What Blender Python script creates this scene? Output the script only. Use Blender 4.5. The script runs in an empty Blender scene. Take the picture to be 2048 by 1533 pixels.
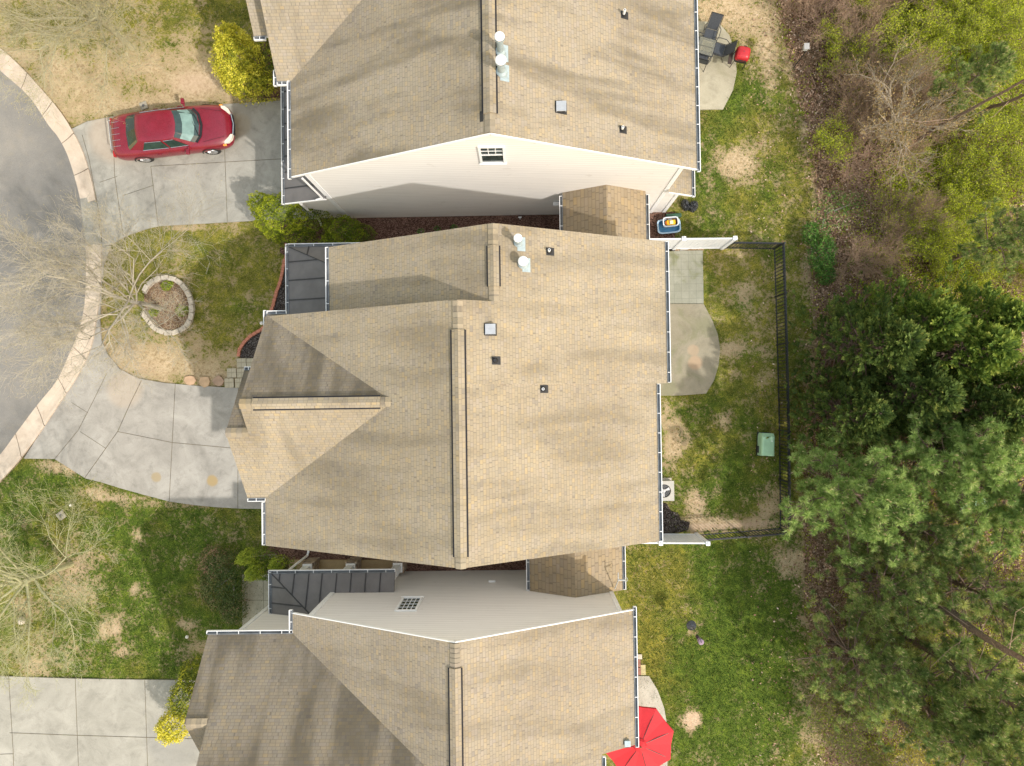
import bpy, math, random
import numpy as np
from mathutils import Vector, Matrix, Euler
R = math.radians
random.seed(7)
RNG = np.random.default_rng(11)

# ------------------------------------------------------------------ camera
FOC, CAMH = 1419.0, 29.6            # focal length in photo pixels, height over ground
NAD = (1044.0, 792.0)               # the point straight below the drone
NDIR = np.array([NAD[0]-1024, NAD[1]-766, FOC]); NDIR /= np.linalg.norm(NDIR)
_X = np.array([1., 0, 0]); _X -= NDIR*(_X@NDIR); _X /= np.linalg.norm(_X)
_Y = -np.cross(NDIR, _X)
_c, _s = math.cos(R(0.8)), math.sin(R(0.8))
AX = _X*_c+_Y*_s; AY = -_X*_s+_Y*_c; AZ = -NDIR     # world axes (square to the houses) in camera axes (right, down, forward)
def at(px, py, z=0.0):
    """point at height z seen at photo pixel px,py"""
    d = np.array([px-1024, py-766, FOC]); t = (CAMH-z)/(d@NDIR)
    return Vector((t*(d@AX), t*(d@AY), z))
def on_y(px, py, y):
    d = np.array([px-1024, py-766, FOC]); t = y/(d@AY)
    return Vector((t*(d@AX), y, CAMH+t*(d@AZ)))
def pix(x, y, z=0.0):
    v = np.outer(np.atleast_1d(x), AX)+np.outer(np.atleast_1d(y), AY)+np.outer(np.atleast_1d(np.asarray(z)-CAMH+np.zeros_like(x)), AZ)
    return 1024+FOC*v[:, 0]/v[:, 2], 766+FOC*v[:, 1]/v[:, 2]

scene = bpy.context.scene
cam = bpy.data.cameras.new('camera'); cam.sensor_width = 36; cam.lens = FOC/2048*36
cam.clip_start = 0.1; cam.clip_end = 2000
camo = bpy.data.objects.new('camera', cam); scene.collection.objects.link(camo)
_m = Matrix(((AX[0], -AX[1], -AX[2]), (AY[0], -AY[1], -AY[2]), (AZ[0], -AZ[1], -AZ[2]))).to_4x4()
camo.matrix_world = Matrix.Translation((0, 0, CAMH)) @ _m
scene.camera = camo

# ------------------------------------------------------------------ light
SUN_TO = Vector((0.72, -0.60, 1.0)).normalized()      # direction towards the sun
elev = math.asin(SUN_TO.z); azim = math.atan2(SUN_TO.x, SUN_TO.y)
world = bpy.data.worlds.new('World'); scene.world = world; world.use_nodes = True
wn = world.node_tree.nodes; wl = world.node_tree.links
sky = wn.new('ShaderNodeTexSky'); sky.sky_type = 'NISHITA'; sky.sun_disc = False
sky.sun_elevation = elev; sky.sun_rotation = azim; sky.air_density = 3.2; sky.dust_density = 1.6; sky.ozone_density = 0.0
tint = wn.new('ShaderNodeVectorMath'); tint.operation = 'MULTIPLY'; tint.inputs[1].default_value = (1.13, 1.0, 0.98)   # added tint, warms the sky's fill light in the shade
wl.new(sky.outputs[0], tint.inputs[0]); wl.new(tint.outputs[0], wn['Background'].inputs[0]); wn['Background'].inputs[1].default_value = 0.15
sun = bpy.data.lights.new('sun', 'SUN'); sun.energy = 2.0; sun.angle = R(1.0); sun.color = (1.0, 0.94, 0.86)
suno = bpy.data.objects.new('sun', sun); scene.collection.objects.link(suno)
suno.rotation_euler = (-SUN_TO).to_track_quat('-Z', 'Y').to_euler(); suno.location = (20, -18, 40)
scene.view_settings.view_transform = 'Standard'; scene.view_settings.look = 'None'
scene.view_settings.exposure = 0.8; scene.view_settings.gamma = 1.0
scene.cycles.max_bounces = 6; scene.cycles.transparent_max_bounces = 8

# ------------------------------------------------------------------ node helpers
class NT:
    def __init__(s, name, rough=0.9, spec=0.3):
        s.m = bpy.data.materials.new(name); s.m.use_nodes = True
        s.n = s.m.node_tree.nodes; s.l = s.m.node_tree.links
        s.b = s.n['Principled BSDF']; s.b.inputs['Roughness'].default_value = rough
        s.b.inputs['Specular IOR Level'].default_value = spec
    def _set(s, inp, v):
        if hasattr(v, 'is_linked') or hasattr(v, 'links'): s.l.new(v, inp)
        elif isinstance(v, (tuple, list)) and len(v) == 3 and inp.type == 'RGBA': inp.default_value = (*v, 1)
        else: inp.default_value = v
    def math(s, op, a, b=0.0, c=None, clamp=False):
        x = s.n.new('ShaderNodeMath'); x.operation = op; x.use_clamp = clamp
        s._set(x.inputs[0], a); s._set(x.inputs[1], b)
        if c is not None: s._set(x.inputs[2], c)
        return x.outputs[0]
    def vmath(s, op, a, b=(0, 0, 0)):
        x = s.n.new('ShaderNodeVectorMath'); x.operation = op
        s._set(x.inputs[0], a); s._set(x.inputs[1], b)
        return x.outputs['Value'] if op in ('LENGTH', 'DISTANCE', 'DOT_PRODUCT') else x.outputs[0]
    def mix(s, f, a, b, mode='MIX'):
        x = s.n.new('ShaderNodeMix'); x.data_type = 'RGBA'; x.blend_type = mode
        s._set(x.inputs[0], f); s._set(x.inputs[6], a); s._set(x.inputs[7], b)
        return x.outputs[2]
    def ramp(s, f, stops, interp='LINEAR'):
        x = s.n.new('ShaderNodeValToRGB'); s.l.new(f, x.inputs[0]); cr = x.color_ramp; cr.interpolation = interp
        while len(cr.elements) < len(stops): cr.elements.new(0.5)
        for e, (p, col) in zip(cr.elements, stops):
            e.position = p; e.color = (*col, 1) if len(col) == 3 else col
        return x.outputs[0]
    def step(s, v, lo, hi):
        x = s.n.new('ShaderNodeMapRange'); x.interpolation_type = 'SMOOTHSTEP'
        s._set(x.inputs[0], v); s._set(x.inputs[1], lo); s._set(x.inputs[2], hi)
        return x.outputs[0]
    def pos(s): return s.n.new('ShaderNodeNewGeometry').outputs['Position']
    def obj(s): return s.n.new('ShaderNodeTexCoord').outputs['Object']
    def uv(s): return s.n.new('ShaderNodeUVMap').outputs[0]
    def attr(s, name):
        x = s.n.new('ShaderNodeAttribute'); x.attribute_name = name; return x
    def scale(s, v, sc):
        x = s.n.new('ShaderNodeMapping'); s.l.new(v, x.inputs[0]); x.inputs['Scale'].default_value = sc; return x.outputs[0]
    def noise(s, v, sc, det=4, rough=0.55, dist=0.0):
        x = s.n.new('ShaderNodeTexNoise'); s.l.new(v, x.inputs['Vector'])
        x.inputs['Scale'].default_value = sc; x.inputs['Detail'].default_value = det
        x.inputs['Roughness'].default_value = rough; x.inputs['Distortion'].default_value = dist
        return x.outputs['Fac']
    def voro(s, v, sc, feat='F1'):
        x = s.n.new('ShaderNodeTexVoronoi'); x.feature = feat; s.l.new(v, x.inputs['Vector']); x.inputs['Scale'].default_value = sc
        return x
    def white(s, v):
        x = s.n.new('ShaderNodeTexWhiteNoise'); x.noise_dimensions = '3D'; s.l.new(v, x.inputs['Vector']); return x.outputs['Value']
    def comb(s, x_, y_, z_=0.0):
        x = s.n.new('ShaderNodeCombineXYZ'); s._set(x.inputs[0], x_); s._set(x.inputs[1], y_); s._set(x.inputs[2], z_); return x.outputs[0]
    def sep(s, v):
        x = s.n.new('ShaderNodeSeparateXYZ'); s.l.new(v, x.inputs[0]); return x.outputs
    def bump(s, h, strength=0.5, dist=0.02):
        x = s.n.new('ShaderNodeBump'); s.l.new(h, x.inputs['Height']); x.inputs['Strength'].default_value = strength
        x.inputs['Distance'].default_value = dist; s.l.new(x.outputs[0], s.b.inputs['Normal'])
    def out(s, col): s._set(s.b.inputs['Base Color'], col); return s.m
MATS = {}
def plain(name, col, rough=0.6, metal=0.0, var=0.12, sc=6.0, spec=0.4):
    if name in MATS: return MATS[name]
    t = NT(name, rough, spec); t.b.inputs['Metallic'].default_value = metal
    n = t.noise(t.obj(), sc, 5, 0.6)
    lo = tuple(c*(1-var) for c in col); hi = tuple(min(1, c*(1+var)) for c in col)
    t.out(t.ramp(n, [(0.3, lo), (0.7, hi)])); MATS[name] = t.m; return t.m

def shingle_mat(name, stain_amt, seed=0.0, tint=(1, 1, 1), RH=0.098, TW=0.15, stainlo=.44):
    t = NT(name, 0.95, 0.15); uv = t.uv(); u, v, _ = t.sep(uv)
    vv = t.math('DIVIDE', v, RH); row = t.math('FLOOR', vv); fv = t.math('SUBTRACT', vv, row)
    off = t.white(t.comb(row, seed+3.3))
    uu = t.math('ADD', t.math('DIVIDE', u, TW), t.math('MULTIPLY', off, 7.0))
    wob = t.noise(t.comb(t.math('MULTIPLY', uu, 0.9), t.math('MULTIPLY', row, 3.7)), 1.0, 1)
    uu = t.math('ADD', uu, t.math('MULTIPLY', wob, 1.3))
    col_ = t.math('FLOOR', uu); fu = t.math('SUBTRACT', uu, col_)
    r1 = t.white(t.comb(col_, row, seed)); r2 = t.white(t.comb(col_, row, seed+9.1))
    c = t.ramp(r1, [(0.0, (.275, .25, .21)), (.2, (.325, .285, .215)), (.4, (.295, .268, .225)), (.58, (.37, .31, .21)), (.75, (.315, .29, .265)), (.9, (.34, .295, .23)), (1, (.245, .23, .215))])
    g = t.noise(uv, 90, 2, 0.7)
    c = t.mix(0.35, c, t.ramp(g, [(0.3, (.25, .22, .18)), (0.7, (.75, .65, .5))]), 'OVERLAY')
    c = t.mix(t.math('MULTIPLY', r2, 0.7), c, (.31, .275, .22))
    # big soft patches and soot streaks running down the slope
    pv = t.pos(); big = t.noise(pv, 0.35, 3, 0.6)
    c = t.mix(t.step(big, 0.35, 0.7), c, t.mix(1.0, c, (0.86, 0.85, 0.84), 'MULTIPLY'))
    st = t.noise(t.scale(uv, (0.75, 0.12, 1)), 1.7, 4, 0.5, 0.25)
    st2 = t.noise(t.scale(uv, (0.8, 0.3, 1)), 1.1, 3, 0.5)
    sm = t.math('MULTIPLY', t.step(st, stainlo, stainlo+.22), t.step(st2, 0.2, 0.55))
    c = t.mix(t.math('MULTIPLY', sm, stain_amt), c, t.mix(1.0, c, (.56, .56, .54), 'MULTIPLY'))
    # where tabs meet
    e1 = t.math('MINIMUM', fv, t.math('SUBTRACT', 1.0, fv)); l1 = t.math('SUBTRACT', 1.0, t.step(fv, 0.0, 0.26))
    eu = t.math('MINIMUM', fu, t.math('SUBTRACT', 1.0, fu)); l2 = t.math('SUBTRACT', 1.0, t.step(eu, 0.0, 0.085))
    dv = t.noise(t.comb(u, row), 0.9, 2); l1 = t.math('MULTIPLY', l1, t.math('MULTIPLY_ADD', dv, 0.9, 0.25))
    ln = t.math('MAXIMUM', l1, t.math('MULTIPLY', l2, 0.9))
    c = t.mix(t.math('MULTIPLY', ln, 0.72), c, (.13, .115, .10))
    c = t.mix(1.0, c, tint, 'MULTIPLY')
    h = t.math('SUBTRACT', t.math('MULTIPLY', g, 0.3), t.math('ADD', ln, t.math('MULTIPLY', fv, 0.5)))
    t.bump(h, 0.35, 0.006)
    return t.out(c)
M_SH = shingle_mat('shingle_middle', 0.5, tint=(1.08, 1.07, 1.03))
M_SH_N = shingle_mat('shingle_north_shade_algae', 1.0, 4.0, (.88, .885, .92), stainlo=.34)  # algae blotches, plus a darker tint that paints in the north slopes' shade
M_SH_T = shingle_mat('shingle_top', 0.9, 5.0, (1.03, 1.03, 1.02))
M_SH_B = shingle_mat('shingle_bottom', 0.5, 8.0, (1.04, 1.03, 1.02))

def siding_mat():
    t = NT('vinyl_siding', 0.55, 0.35); p = t.pos(); x, y, z = t.sep(p)
    zz = t.math('DIVIDE', z, 0.19); f = t.math('FRACT', zz)
    edge = t.math('SUBTRACT', 1.0, t.step(f, 0.0, 0.24))
    n = t.noise(t.scale(p, (0.5, 0.5, 6)), 1.5, 4); n2 = t.noise(p, 2.2, 5, 0.65)
    c = t.ramp(n, [(0.3, (.71, .695, .675)), (.7, (.76, .745, .725))])
    c = t.mix(t.math('MULTIPLY', t.step(n2, 0.62, 0.72), 0.25), c, (.40, .36, .31))
    c = t.mix(t.math('MULTIPLY', edge, 0.42), c, (.36, .34, .32))
    t.bump(t.math('SUBTRACT', 1.0, f), 0.6, 0.012)
    return t.out(c)
M_SID = siding_mat()
M_WHITE = plain('white_trim', (.78, .79, .80), 0.45, var=0.05)
M_GUT_IN = plain('gutter_inside', (.17, .185, .20), 0.7, var=0.3, sc=3)
M_DARKGAP = plain('dark_gap', (.02, .02, .025), 0.9)
M_METAL = plain('charcoal_roof_metal', (.135, .128, .128), 0.5, var=0.18, sc=1.5)
M_SEAM = plain('roof_seam', (.035, .035, .038), 0.5)
M_GALV = plain('galvanised_steel', (.34, .42, .46), 0.5, 0.2, 0.15, 9)
M_RUBBER = plain('black_rubber', (.022, .023, .026), 0.6)
M_GLASS = plain('window_glass', (.035, .05, .05), 0.08, 0.0, 0.5, 3, 0.9)

def conc_mat(name, a, b, dark, stain=(), joint=None, green=0.0):
    t = NT(name, 0.9, 0.25); p = t.pos()
    n1 = t.noise(p, 0.8, 7, 0.66, 0.9); n2 = t.noise(p, 2.4, 7, 0.72, 0.4); n3 = t.noise(p, 45, 2)
    c = t.ramp(n1, [(0.32, a), (0.68, b)])
    c = t.mix(t.math('MULTIPLY', t.step(n2, 0.48, 0.72), 0.5), c, dark)
    c = t.mix(0.25, c, t.ramp(n3, [(0.3, (.3, .3, .3)), (0.7, (.7, .7, .7))]), 'OVERLAY')
    for (x, y, r, col, amt) in stain:
        d = t.vmath('DISTANCE', t.vmath('ADD', p, t.comb(t.math('MULTIPLY', n2, 0.18), t.math('MULTIPLY', n1, 0.15))), (x+.09, y+.08, 0))
        c = t.mix(t.math('MULTIPLY', t.math('SUBTRACT', 1.0, t.step(d, r*0.7, r*1.15)), amt), c, col)
    if green:
        g = t.noise(p, 0.9, 5, 0.6, 0.8); c = t.mix(t.math('MULTIPLY', t.step(g, 0.5, 0.66), green), c, (.17, .18, .09))
    if joint:
        x, y, z = t.sep(p); fx = t.math('FRACT', t.math('DIVIDE', x, joint)); fy = t.math('FRACT', t.math('DIVIDE', y, joint))
        w = t.white(t.comb(t.math('FLOOR', t.math('DIVIDE', x, joint)), t.math('FLOOR', t.math('DIVIDE', y, joint))))
        c = t.mix(t.math('MULTIPLY', w, 0.3), c, dark)
        e = t.math('MINIMUM', t.math('MINIMUM', fx, t.math('SUBTRACT', 1.0, fx)), t.math('MINIMUM', fy, t.math('SUBTRACT', 1.0, fy)))
        c = t.mix(t.math('MULTIPLY', t.math('SUBTRACT', 1.0, t.step(e, 0.012, 0.05)), 0.4), c, (.12, .12, .10))
    t.bump(n3, 0.3, 0.004)
    return t.out(c)

# ------------------------------------------------------------------ object helpers
COL = scene.collection
def tag(o, label=None, cat=None, group=None, kind=None):
    if label: o['label'] = label
    if cat: o['category'] = cat
    if group: o['group'] = group
    if kind: o['kind'] = kind
    return o
def empty(name, loc=(0, 0, 0), rz=0.0, label=None, cat=None, group=None):
    o = bpy.data.objects.new(name, None); COL.objects.link(o); o.location = loc; o.rotation_euler = (0, 0, rz)
    o.empty_display_size = 0.2
    return tag(o, label, cat, group)
def copy_tree(o, parent=None):
    c = o.copy(); COL.objects.link(c); c.parent = parent
    for ch in o.children: copy_tree(ch, c)
    return c
class MB:
    def __init__(s): s.v = []; s.f = []; s.m = []; s.uv = {}
    def quad(s, pts, mi=0, uv=None):
        b = len(s.v); s.v += [tuple(p) for p in pts]; s.f.append(tuple(range(b, b+len(pts)))); s.m.append(mi)
        if uv: s.uv[len(s.f)-1] = uv
    def box(s, lo, hi, mi=0, M=None):
        x0, y0, z0 = lo; x1, y1, z1 = hi
        P = [Vector(p) for p in ((x0, y0, z0), (x1, y0, z0), (x1, y1, z0), (x0, y1, z0), (x0, y0, z1), (x1, y0, z1), (x1, y1, z1), (x0, y1, z1))]
        if M is not None: P = [M @ p for p in P]
        b = len(s.v); s.v += [tuple(p) for p in P]
        for q in ((3, 2, 1, 0), (4, 5, 6, 7), (0, 1, 5, 4), (1, 2, 6, 5), (2, 3, 7, 6), (3, 0, 4, 7)):
            s.f.append(tuple(b+i for i in q)); s.m.append(mi)
    def bar(s, p, q, w, h=None, mi=0, up=(0, 0, 1)):
        """box from p to q, w wide, h high"""
        p = Vector(p); q = Vector(q); h = h or w; d = q-p; L = d.length
        if L < 1e-6: return
        x = d/L; u = Vector(up)
        if abs(x.dot(u)) > 0.98: u = Vector((1, 0, 0))
        y = u.cross(x).normalized(); z = x.cross(y)
        M = Matrix(((x.x, y.x, z.x, p.x), (x.y, y.y, z.y, p.y), (x.z, y.z, z.z, p.z), (0, 0, 0, 1)))
        s.box((0, -w/2, -h/2), (L, w/2, h/2), mi, M)
    def tube(s, p, q, r0, r1=None, n=12, mi=0, cap=True):
        p = Vector(p); q = Vector(q); r1 = r0 if r1 is None else r1; x = (q-p).normalized()
        u = Vector((0, 0, 1)) if abs(x.z) < .9 else Vector((1, 0, 0)); y = u.cross(x).normalized(); z = x.cross(y)
        b = len(s.v)
        for c, r in ((p, r0), (q, r1)):
            for i in range(n):
                a = 2*math.pi*i/n; s.v.append(tuple(c+(y*math.cos(a)+z*math.sin(a))*r))
        for i in range(n):
            j = (i+1) % n; s.f.append((b+i, b+j, b+n+j, b+n+i)); s.m.append(mi)
        if cap:
            s.f.append(tuple(b+i for i in reversed(range(n)))); s.m.append(mi)
            s.f.append(tuple(b+n+i for i in range(n))); s.m.append(mi)
    def lathe(s, prof, n=20, c=(0, 0, 0), mi=0):
        b = len(s.v); k = len(prof)
        for r, z in prof:
            for i in range(n):
                a = 2*math.pi*i/n; s.v.append((c[0]+r*math.cos(a), c[1]+r*math.sin(a), c[2]+z))
        for j in range(k-1):
            for i in range(n):
                i2 = (i+1) % n; s.f.append((b+j*n+i, b+j*n+i2, b+(j+1)*n+i2, b+(j+1)*n+i)); s.m.append(mi)
        s.f.append(tuple(b+(k-1)*n+i for i in range(n))); s.m.append(mi)
    def prism(s, pts, z0, z1, mi=0, mside=None):
        b = len(s.v); n = len(pts)
        area = sum(pts[i][0]*pts[(i+1) % n][1]-pts[(i+1) % n][0]*pts[i][1] for i in range(n))
        if area < 0: pts = list(reversed(pts))
        for z in (z0, z1):
            for p in pts: s.v.append((p[0], p[1], z))
        s.f.append(tuple(b+n+i for i in range(n))); s.m.append(mi)
        s.f.append(tuple(b+i for i in reversed(range(n)))); s.m.append(mi)
        for i in range(n):
            j = (i+1) % n; s.f.append((b+i, b+j, b+n+j, b+n+i)); s.m.append(mi if mside is None else mside)
    def build(s, name, mats, parent=None, smooth=False, bevel=0.0, loc=None, rz=None, subsurf=0):
        me = bpy.data.meshes.new(name); me.from_pydata(s.v, [], s.f)
        if not isinstance(mats, (list, tuple)): mats = [mats]
        for m in mats: me.materials.append(m)
        me.polygons.foreach_set('material_index', s.m)
        if s.uv:
            ul = me.uv_layers.new(name='UVMap')
            for fi, uv in s.uv.items():
                for li, q in zip(me.polygons[fi].loop_indices, uv): ul.data[li].uv = q
        if smooth: me.polygons.foreach_set('use_smooth', [True]*len(me.polygons))
        me.update(); o = bpy.data.objects.new(name, me); COL.objects.link(o)
        if parent: o.parent = parent
        if loc: o.location = loc
        if rz is not None: o.rotation_euler = (0, 0, rz)
        if bevel:
            b = o.modifiers.new('bevel', 'BEVEL'); b.width = bevel; b.segments = 2; b.limit_method = 'ANGLE'
        if subsurf:
            b = o.modifiers.new('subd', 'SUBSURF'); b.levels = subsurf; b.render_levels = subsurf
        return o
def np_mesh(name, V, F, mat, parent=None, rnd=None, smooth=False, attrs=None):
    """fast mesh from numpy arrays, F (n,3) or (n,4)"""
    me = bpy.data.meshes.new(name); k = F.shape[1]
    me.vertices.add(len(V)); me.vertices.foreach_set('co', np.asarray(V, np.float32).ravel())
    me.loops.add(F.size); me.loops.foreach_set('vertex_index', F.astype(np.int32).ravel())
    me.polygons.add(len(F)); me.polygons.foreach_set('loop_start', np.arange(0, F.size, k, dtype=np.int32))
    me.polygons.foreach_set('loop_total', np.full(len(F), k, np.int32))
    for m in (mat if isinstance(mat, (list, tuple)) else [mat]): me.materials.append(m)
    me.update(calc_edges=True)
    if rnd is not None:
        a = me.attributes.new('rnd', 'FLOAT', 'FACE'); a.data.foreach_set('value', np.asarray(rnd, np.float32))
    for nm, arr in (attrs or {}).items():
        a = me.attributes.new(nm, 'FLOAT_COLOR', 'POINT'); a.data.foreach_set('color', np.asarray(arr, np.float32).ravel())
    if smooth: me.polygons.foreach_set('use_smooth', np.ones(len(F), bool))
    o = bpy.data.objects.new(name, me); COL.objects.link(o)
    if parent: o.parent = parent
    return o
def P2(*pts): return [tuple(at(*p))[:2] for p in pts]
def smooth_line(pts, n=6):
    """Catmull-Rom through 2D/3D points"""
    P = [Vector(p) for p in pts]; P = [P[0]*2-P[1]]+P+[P[-1]*2-P[-2]]; out = []
    for i in range(1, len(P)-2):
        for k in range(n):
            t = k/n; a, b, c, d = P[i-1:i+3]
            out.append(0.5*((2*b)+(c-a)*t+(2*a-5*b+4*c-d)*t*t+(3*b-a-3*c+d)*t**3))
    out.append(P[-2]); return out
def sheet(name, polys, z, mat, thick=0.0, kind='structure'):
    mb = MB()
    for p in (polys if isinstance(polys[0], list) else [polys]):
        mb.prism([tuple(q)[:2] for q in p], -0.05, z)
    o = mb.build(name, mat); tag(o, kind=kind)
    return o

# ------------------------------------------------------------------ ground
# blobs in photo pixels: x, y, rx, ry, weight   (g: living grass, l: leaf litter, s: bare sandy soil, k: lush dark green)
def blobs(px, py, lst):
    out = np.zeros_like(px)
    for x, y, rx, ry, w in lst:
        out += w*np.exp(-(((px-x)/rx)**2+((py-y)/ry)**2))
    return out
def sm(x, a, b):
    t = np.clip((x-a)/(b-a), 0, 1); return t*t*(3-2*t)
def woods_edge(py):   # x pixel where the leaf litter begins
    return np.interp(py, [-400, 0, 120, 250, 400, 500, 700, 900, 1100, 1200, 1350, 1533, 2000], [1535, 1545, 1570, 1600, 1625, 1610, 1625, 1600, 1600, 1600, 1620, 1640, 1640])
def fields(px, py):
    L = sm(px-woods_edge(py), -22, 40)
    front = sm(-px, -620, -560)
    g = 0.74+0*px; s = 0*px; k = 0.35+0*px
    # NW lawn
    nw = sm(-py, -330, -200)*front; g = g*(1-nw)+0.47*nw; k = k*(1-nw)+0.12*nw
    mid = sm(py, 400, 450)*sm(-py, -800, -760)*front; g = g*(1-mid)+0.62*mid; k = k*(1-mid)+0.25*mid
    sw = sm(py, 900, 960)*front; g = g*(1-sw)+0.80*sw; k = k*(1-sw)+0.50*sw
    g += blobs(px, py, [(390, 165, 75, 45, -.5), (150, 170, 90, 60, -.22), (250, 60, 160, 60, .12), (60, 60, 120, 60, .12), (470, 25, 70, 40, .35), (230, 100, 60, 40, -.1), (60, 120, 50, 50, -.2), (330, 20, 60, 40, .2), (210, 215, 60, 20, -.3), (300, 110, 50, 40, -.1),  # greener blob by the upper house front belongs to its painted shadow
                        (300, 725, 110, 45, -.55), (440, 745, 60, 30, -.35), (230, 690, 30, 40, -.2), (470, 560, 110, 110, .16), (270, 490, 60, 40, .35), (330, 480, 150, 25, .15), (350, 455, 60, 8, -.5), (250, 620, 35, 60, .1),
                        (150, 1130, 55, 45, -.5), (140, 1190, 70, 26, -.35), (230, 1255, 16, 28, -.75), (205, 1262, 10, 20, -.6), (268, 1178, 10, 16, -.7), (270, 1070, 10, 14, -.6), (372, 1250, 25, 12, -.45), (130, 935, 60, 12, -.6), (190, 985, 25, 14, -.55), (235, 995, 60, 9, -.5), (350, 1010, 100, 8, -.4), (70, 1330, 40, 30, -.4), (245, 1305, 14, 8, -.5), (385, 1300, 30, 40, -.3), (50, 1210, 40, 30, -.3), (100, 1300, 90, 40, -.2), (480, 1060, 80, 30, -.1),
                        (1500, 30, 60, 60, -.55), (1420, 15, 50, 40, -.6), (1540, 120, 30, 80, -.5), (1475, 322, 34, 36, -1.0), (1500, 170, 60, 40, .15), (1450, 250, 60, 60, .2),
                        (1350, 850, 30, 60, -.3), (1465, 700, 24, 22, -.45), (1420, 790, 60, 30, .2), (1345, 900, 22, 40, -.45), (1400, 620, 30, 60, .1), (1540, 1010, 32, 40, -.5), (1390, 1020, 22, 40, -.6), (1480, 590, 20, 30, -.35), (1440, 840, 22, 20, -.35), (1530, 700, 25, 120, -.15), (1470, 940, 80, 60, .15), (1440, 1050, 100, 12, -.9), (1475, 510, 60, 30, -.1),
                        (1385, 1441, 17, 17, -1.3), (1385, 1255, 40, 35, -.32), (1600, 1130, 60, 30, -.6), (1570, 1100, 50, 20, -.3), (1320, 1300, 40, 60, .15), (1450, 1300, 120, 200, .25), (1300, 1150, 60, 60, .1), (1620, 1450, 30, 90, -.3)])
    k += blobs(px, py, [(310, 1150, 90, 120, .35), (60, 960, 80, 40, .2), (200, 1300, 90, 60, .1), (1500, 1300, 150, 240, .7), (1350, 1180, 60, 60, -.35), (1290, 1300, 30, 90, -.4), (1450, 1480, 150, 60, .2), (1450, 230, 80, 80, .1), (1420, 360, 90, 60, .2), (1440, 930, 90, 90, .15), (470, 50, 60, 50, .2), (450, 500, 80, 60, .15), (1500, 130, 60, 60, .15)])  # the blob by the upper house front paints its shadow as dark grass
    s += blobs(px, py, [(390, 165, 70, 35, .6), (1385, 1441, 19, 19, 1.2), (230, 1258, 24, 34, .45), (1480, 20, 80, 50, .35), (1440, 1056, 110, 9, .8), (1400, 1000, 26, 50, .5), (300, 735, 80, 30, .4), (240, 997, 90, 8, .5), (1545, 1050, 60, 14, .5), (150, 1150, 70, 60, .45), (1620, 1150, 40, 30, .3)])
    # inside the woods: fresh green ground plants here and there
    gw = 0.15+blobs(px, py, [(1900, 60, 190, 110, .6), (1980, 200, 110, 140, .4), (1780, 150, 80, 150, .3), (1930, 420, 170, 140, .42), (1850, 520, 120, 60, .15), (1800, 1400, 220, 140, .35), (1650, 1150, 60, 60, .1), (1850, 350, 60, 50, .2), (1700, 430, 80, 60, .1), (1590, 700, 30, 250, .22), (1980, 290, 90, 40, -.25), (1680, 60, 60, 80, -.1), (1700, 1120, 80, 60, .0)])
    k = k*(1-L)+0.12*L+L*blobs(px, py, [(1590, 700, 30, 260, .3)])
    return g*(1-L)+gw*L, L, s, k
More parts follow.
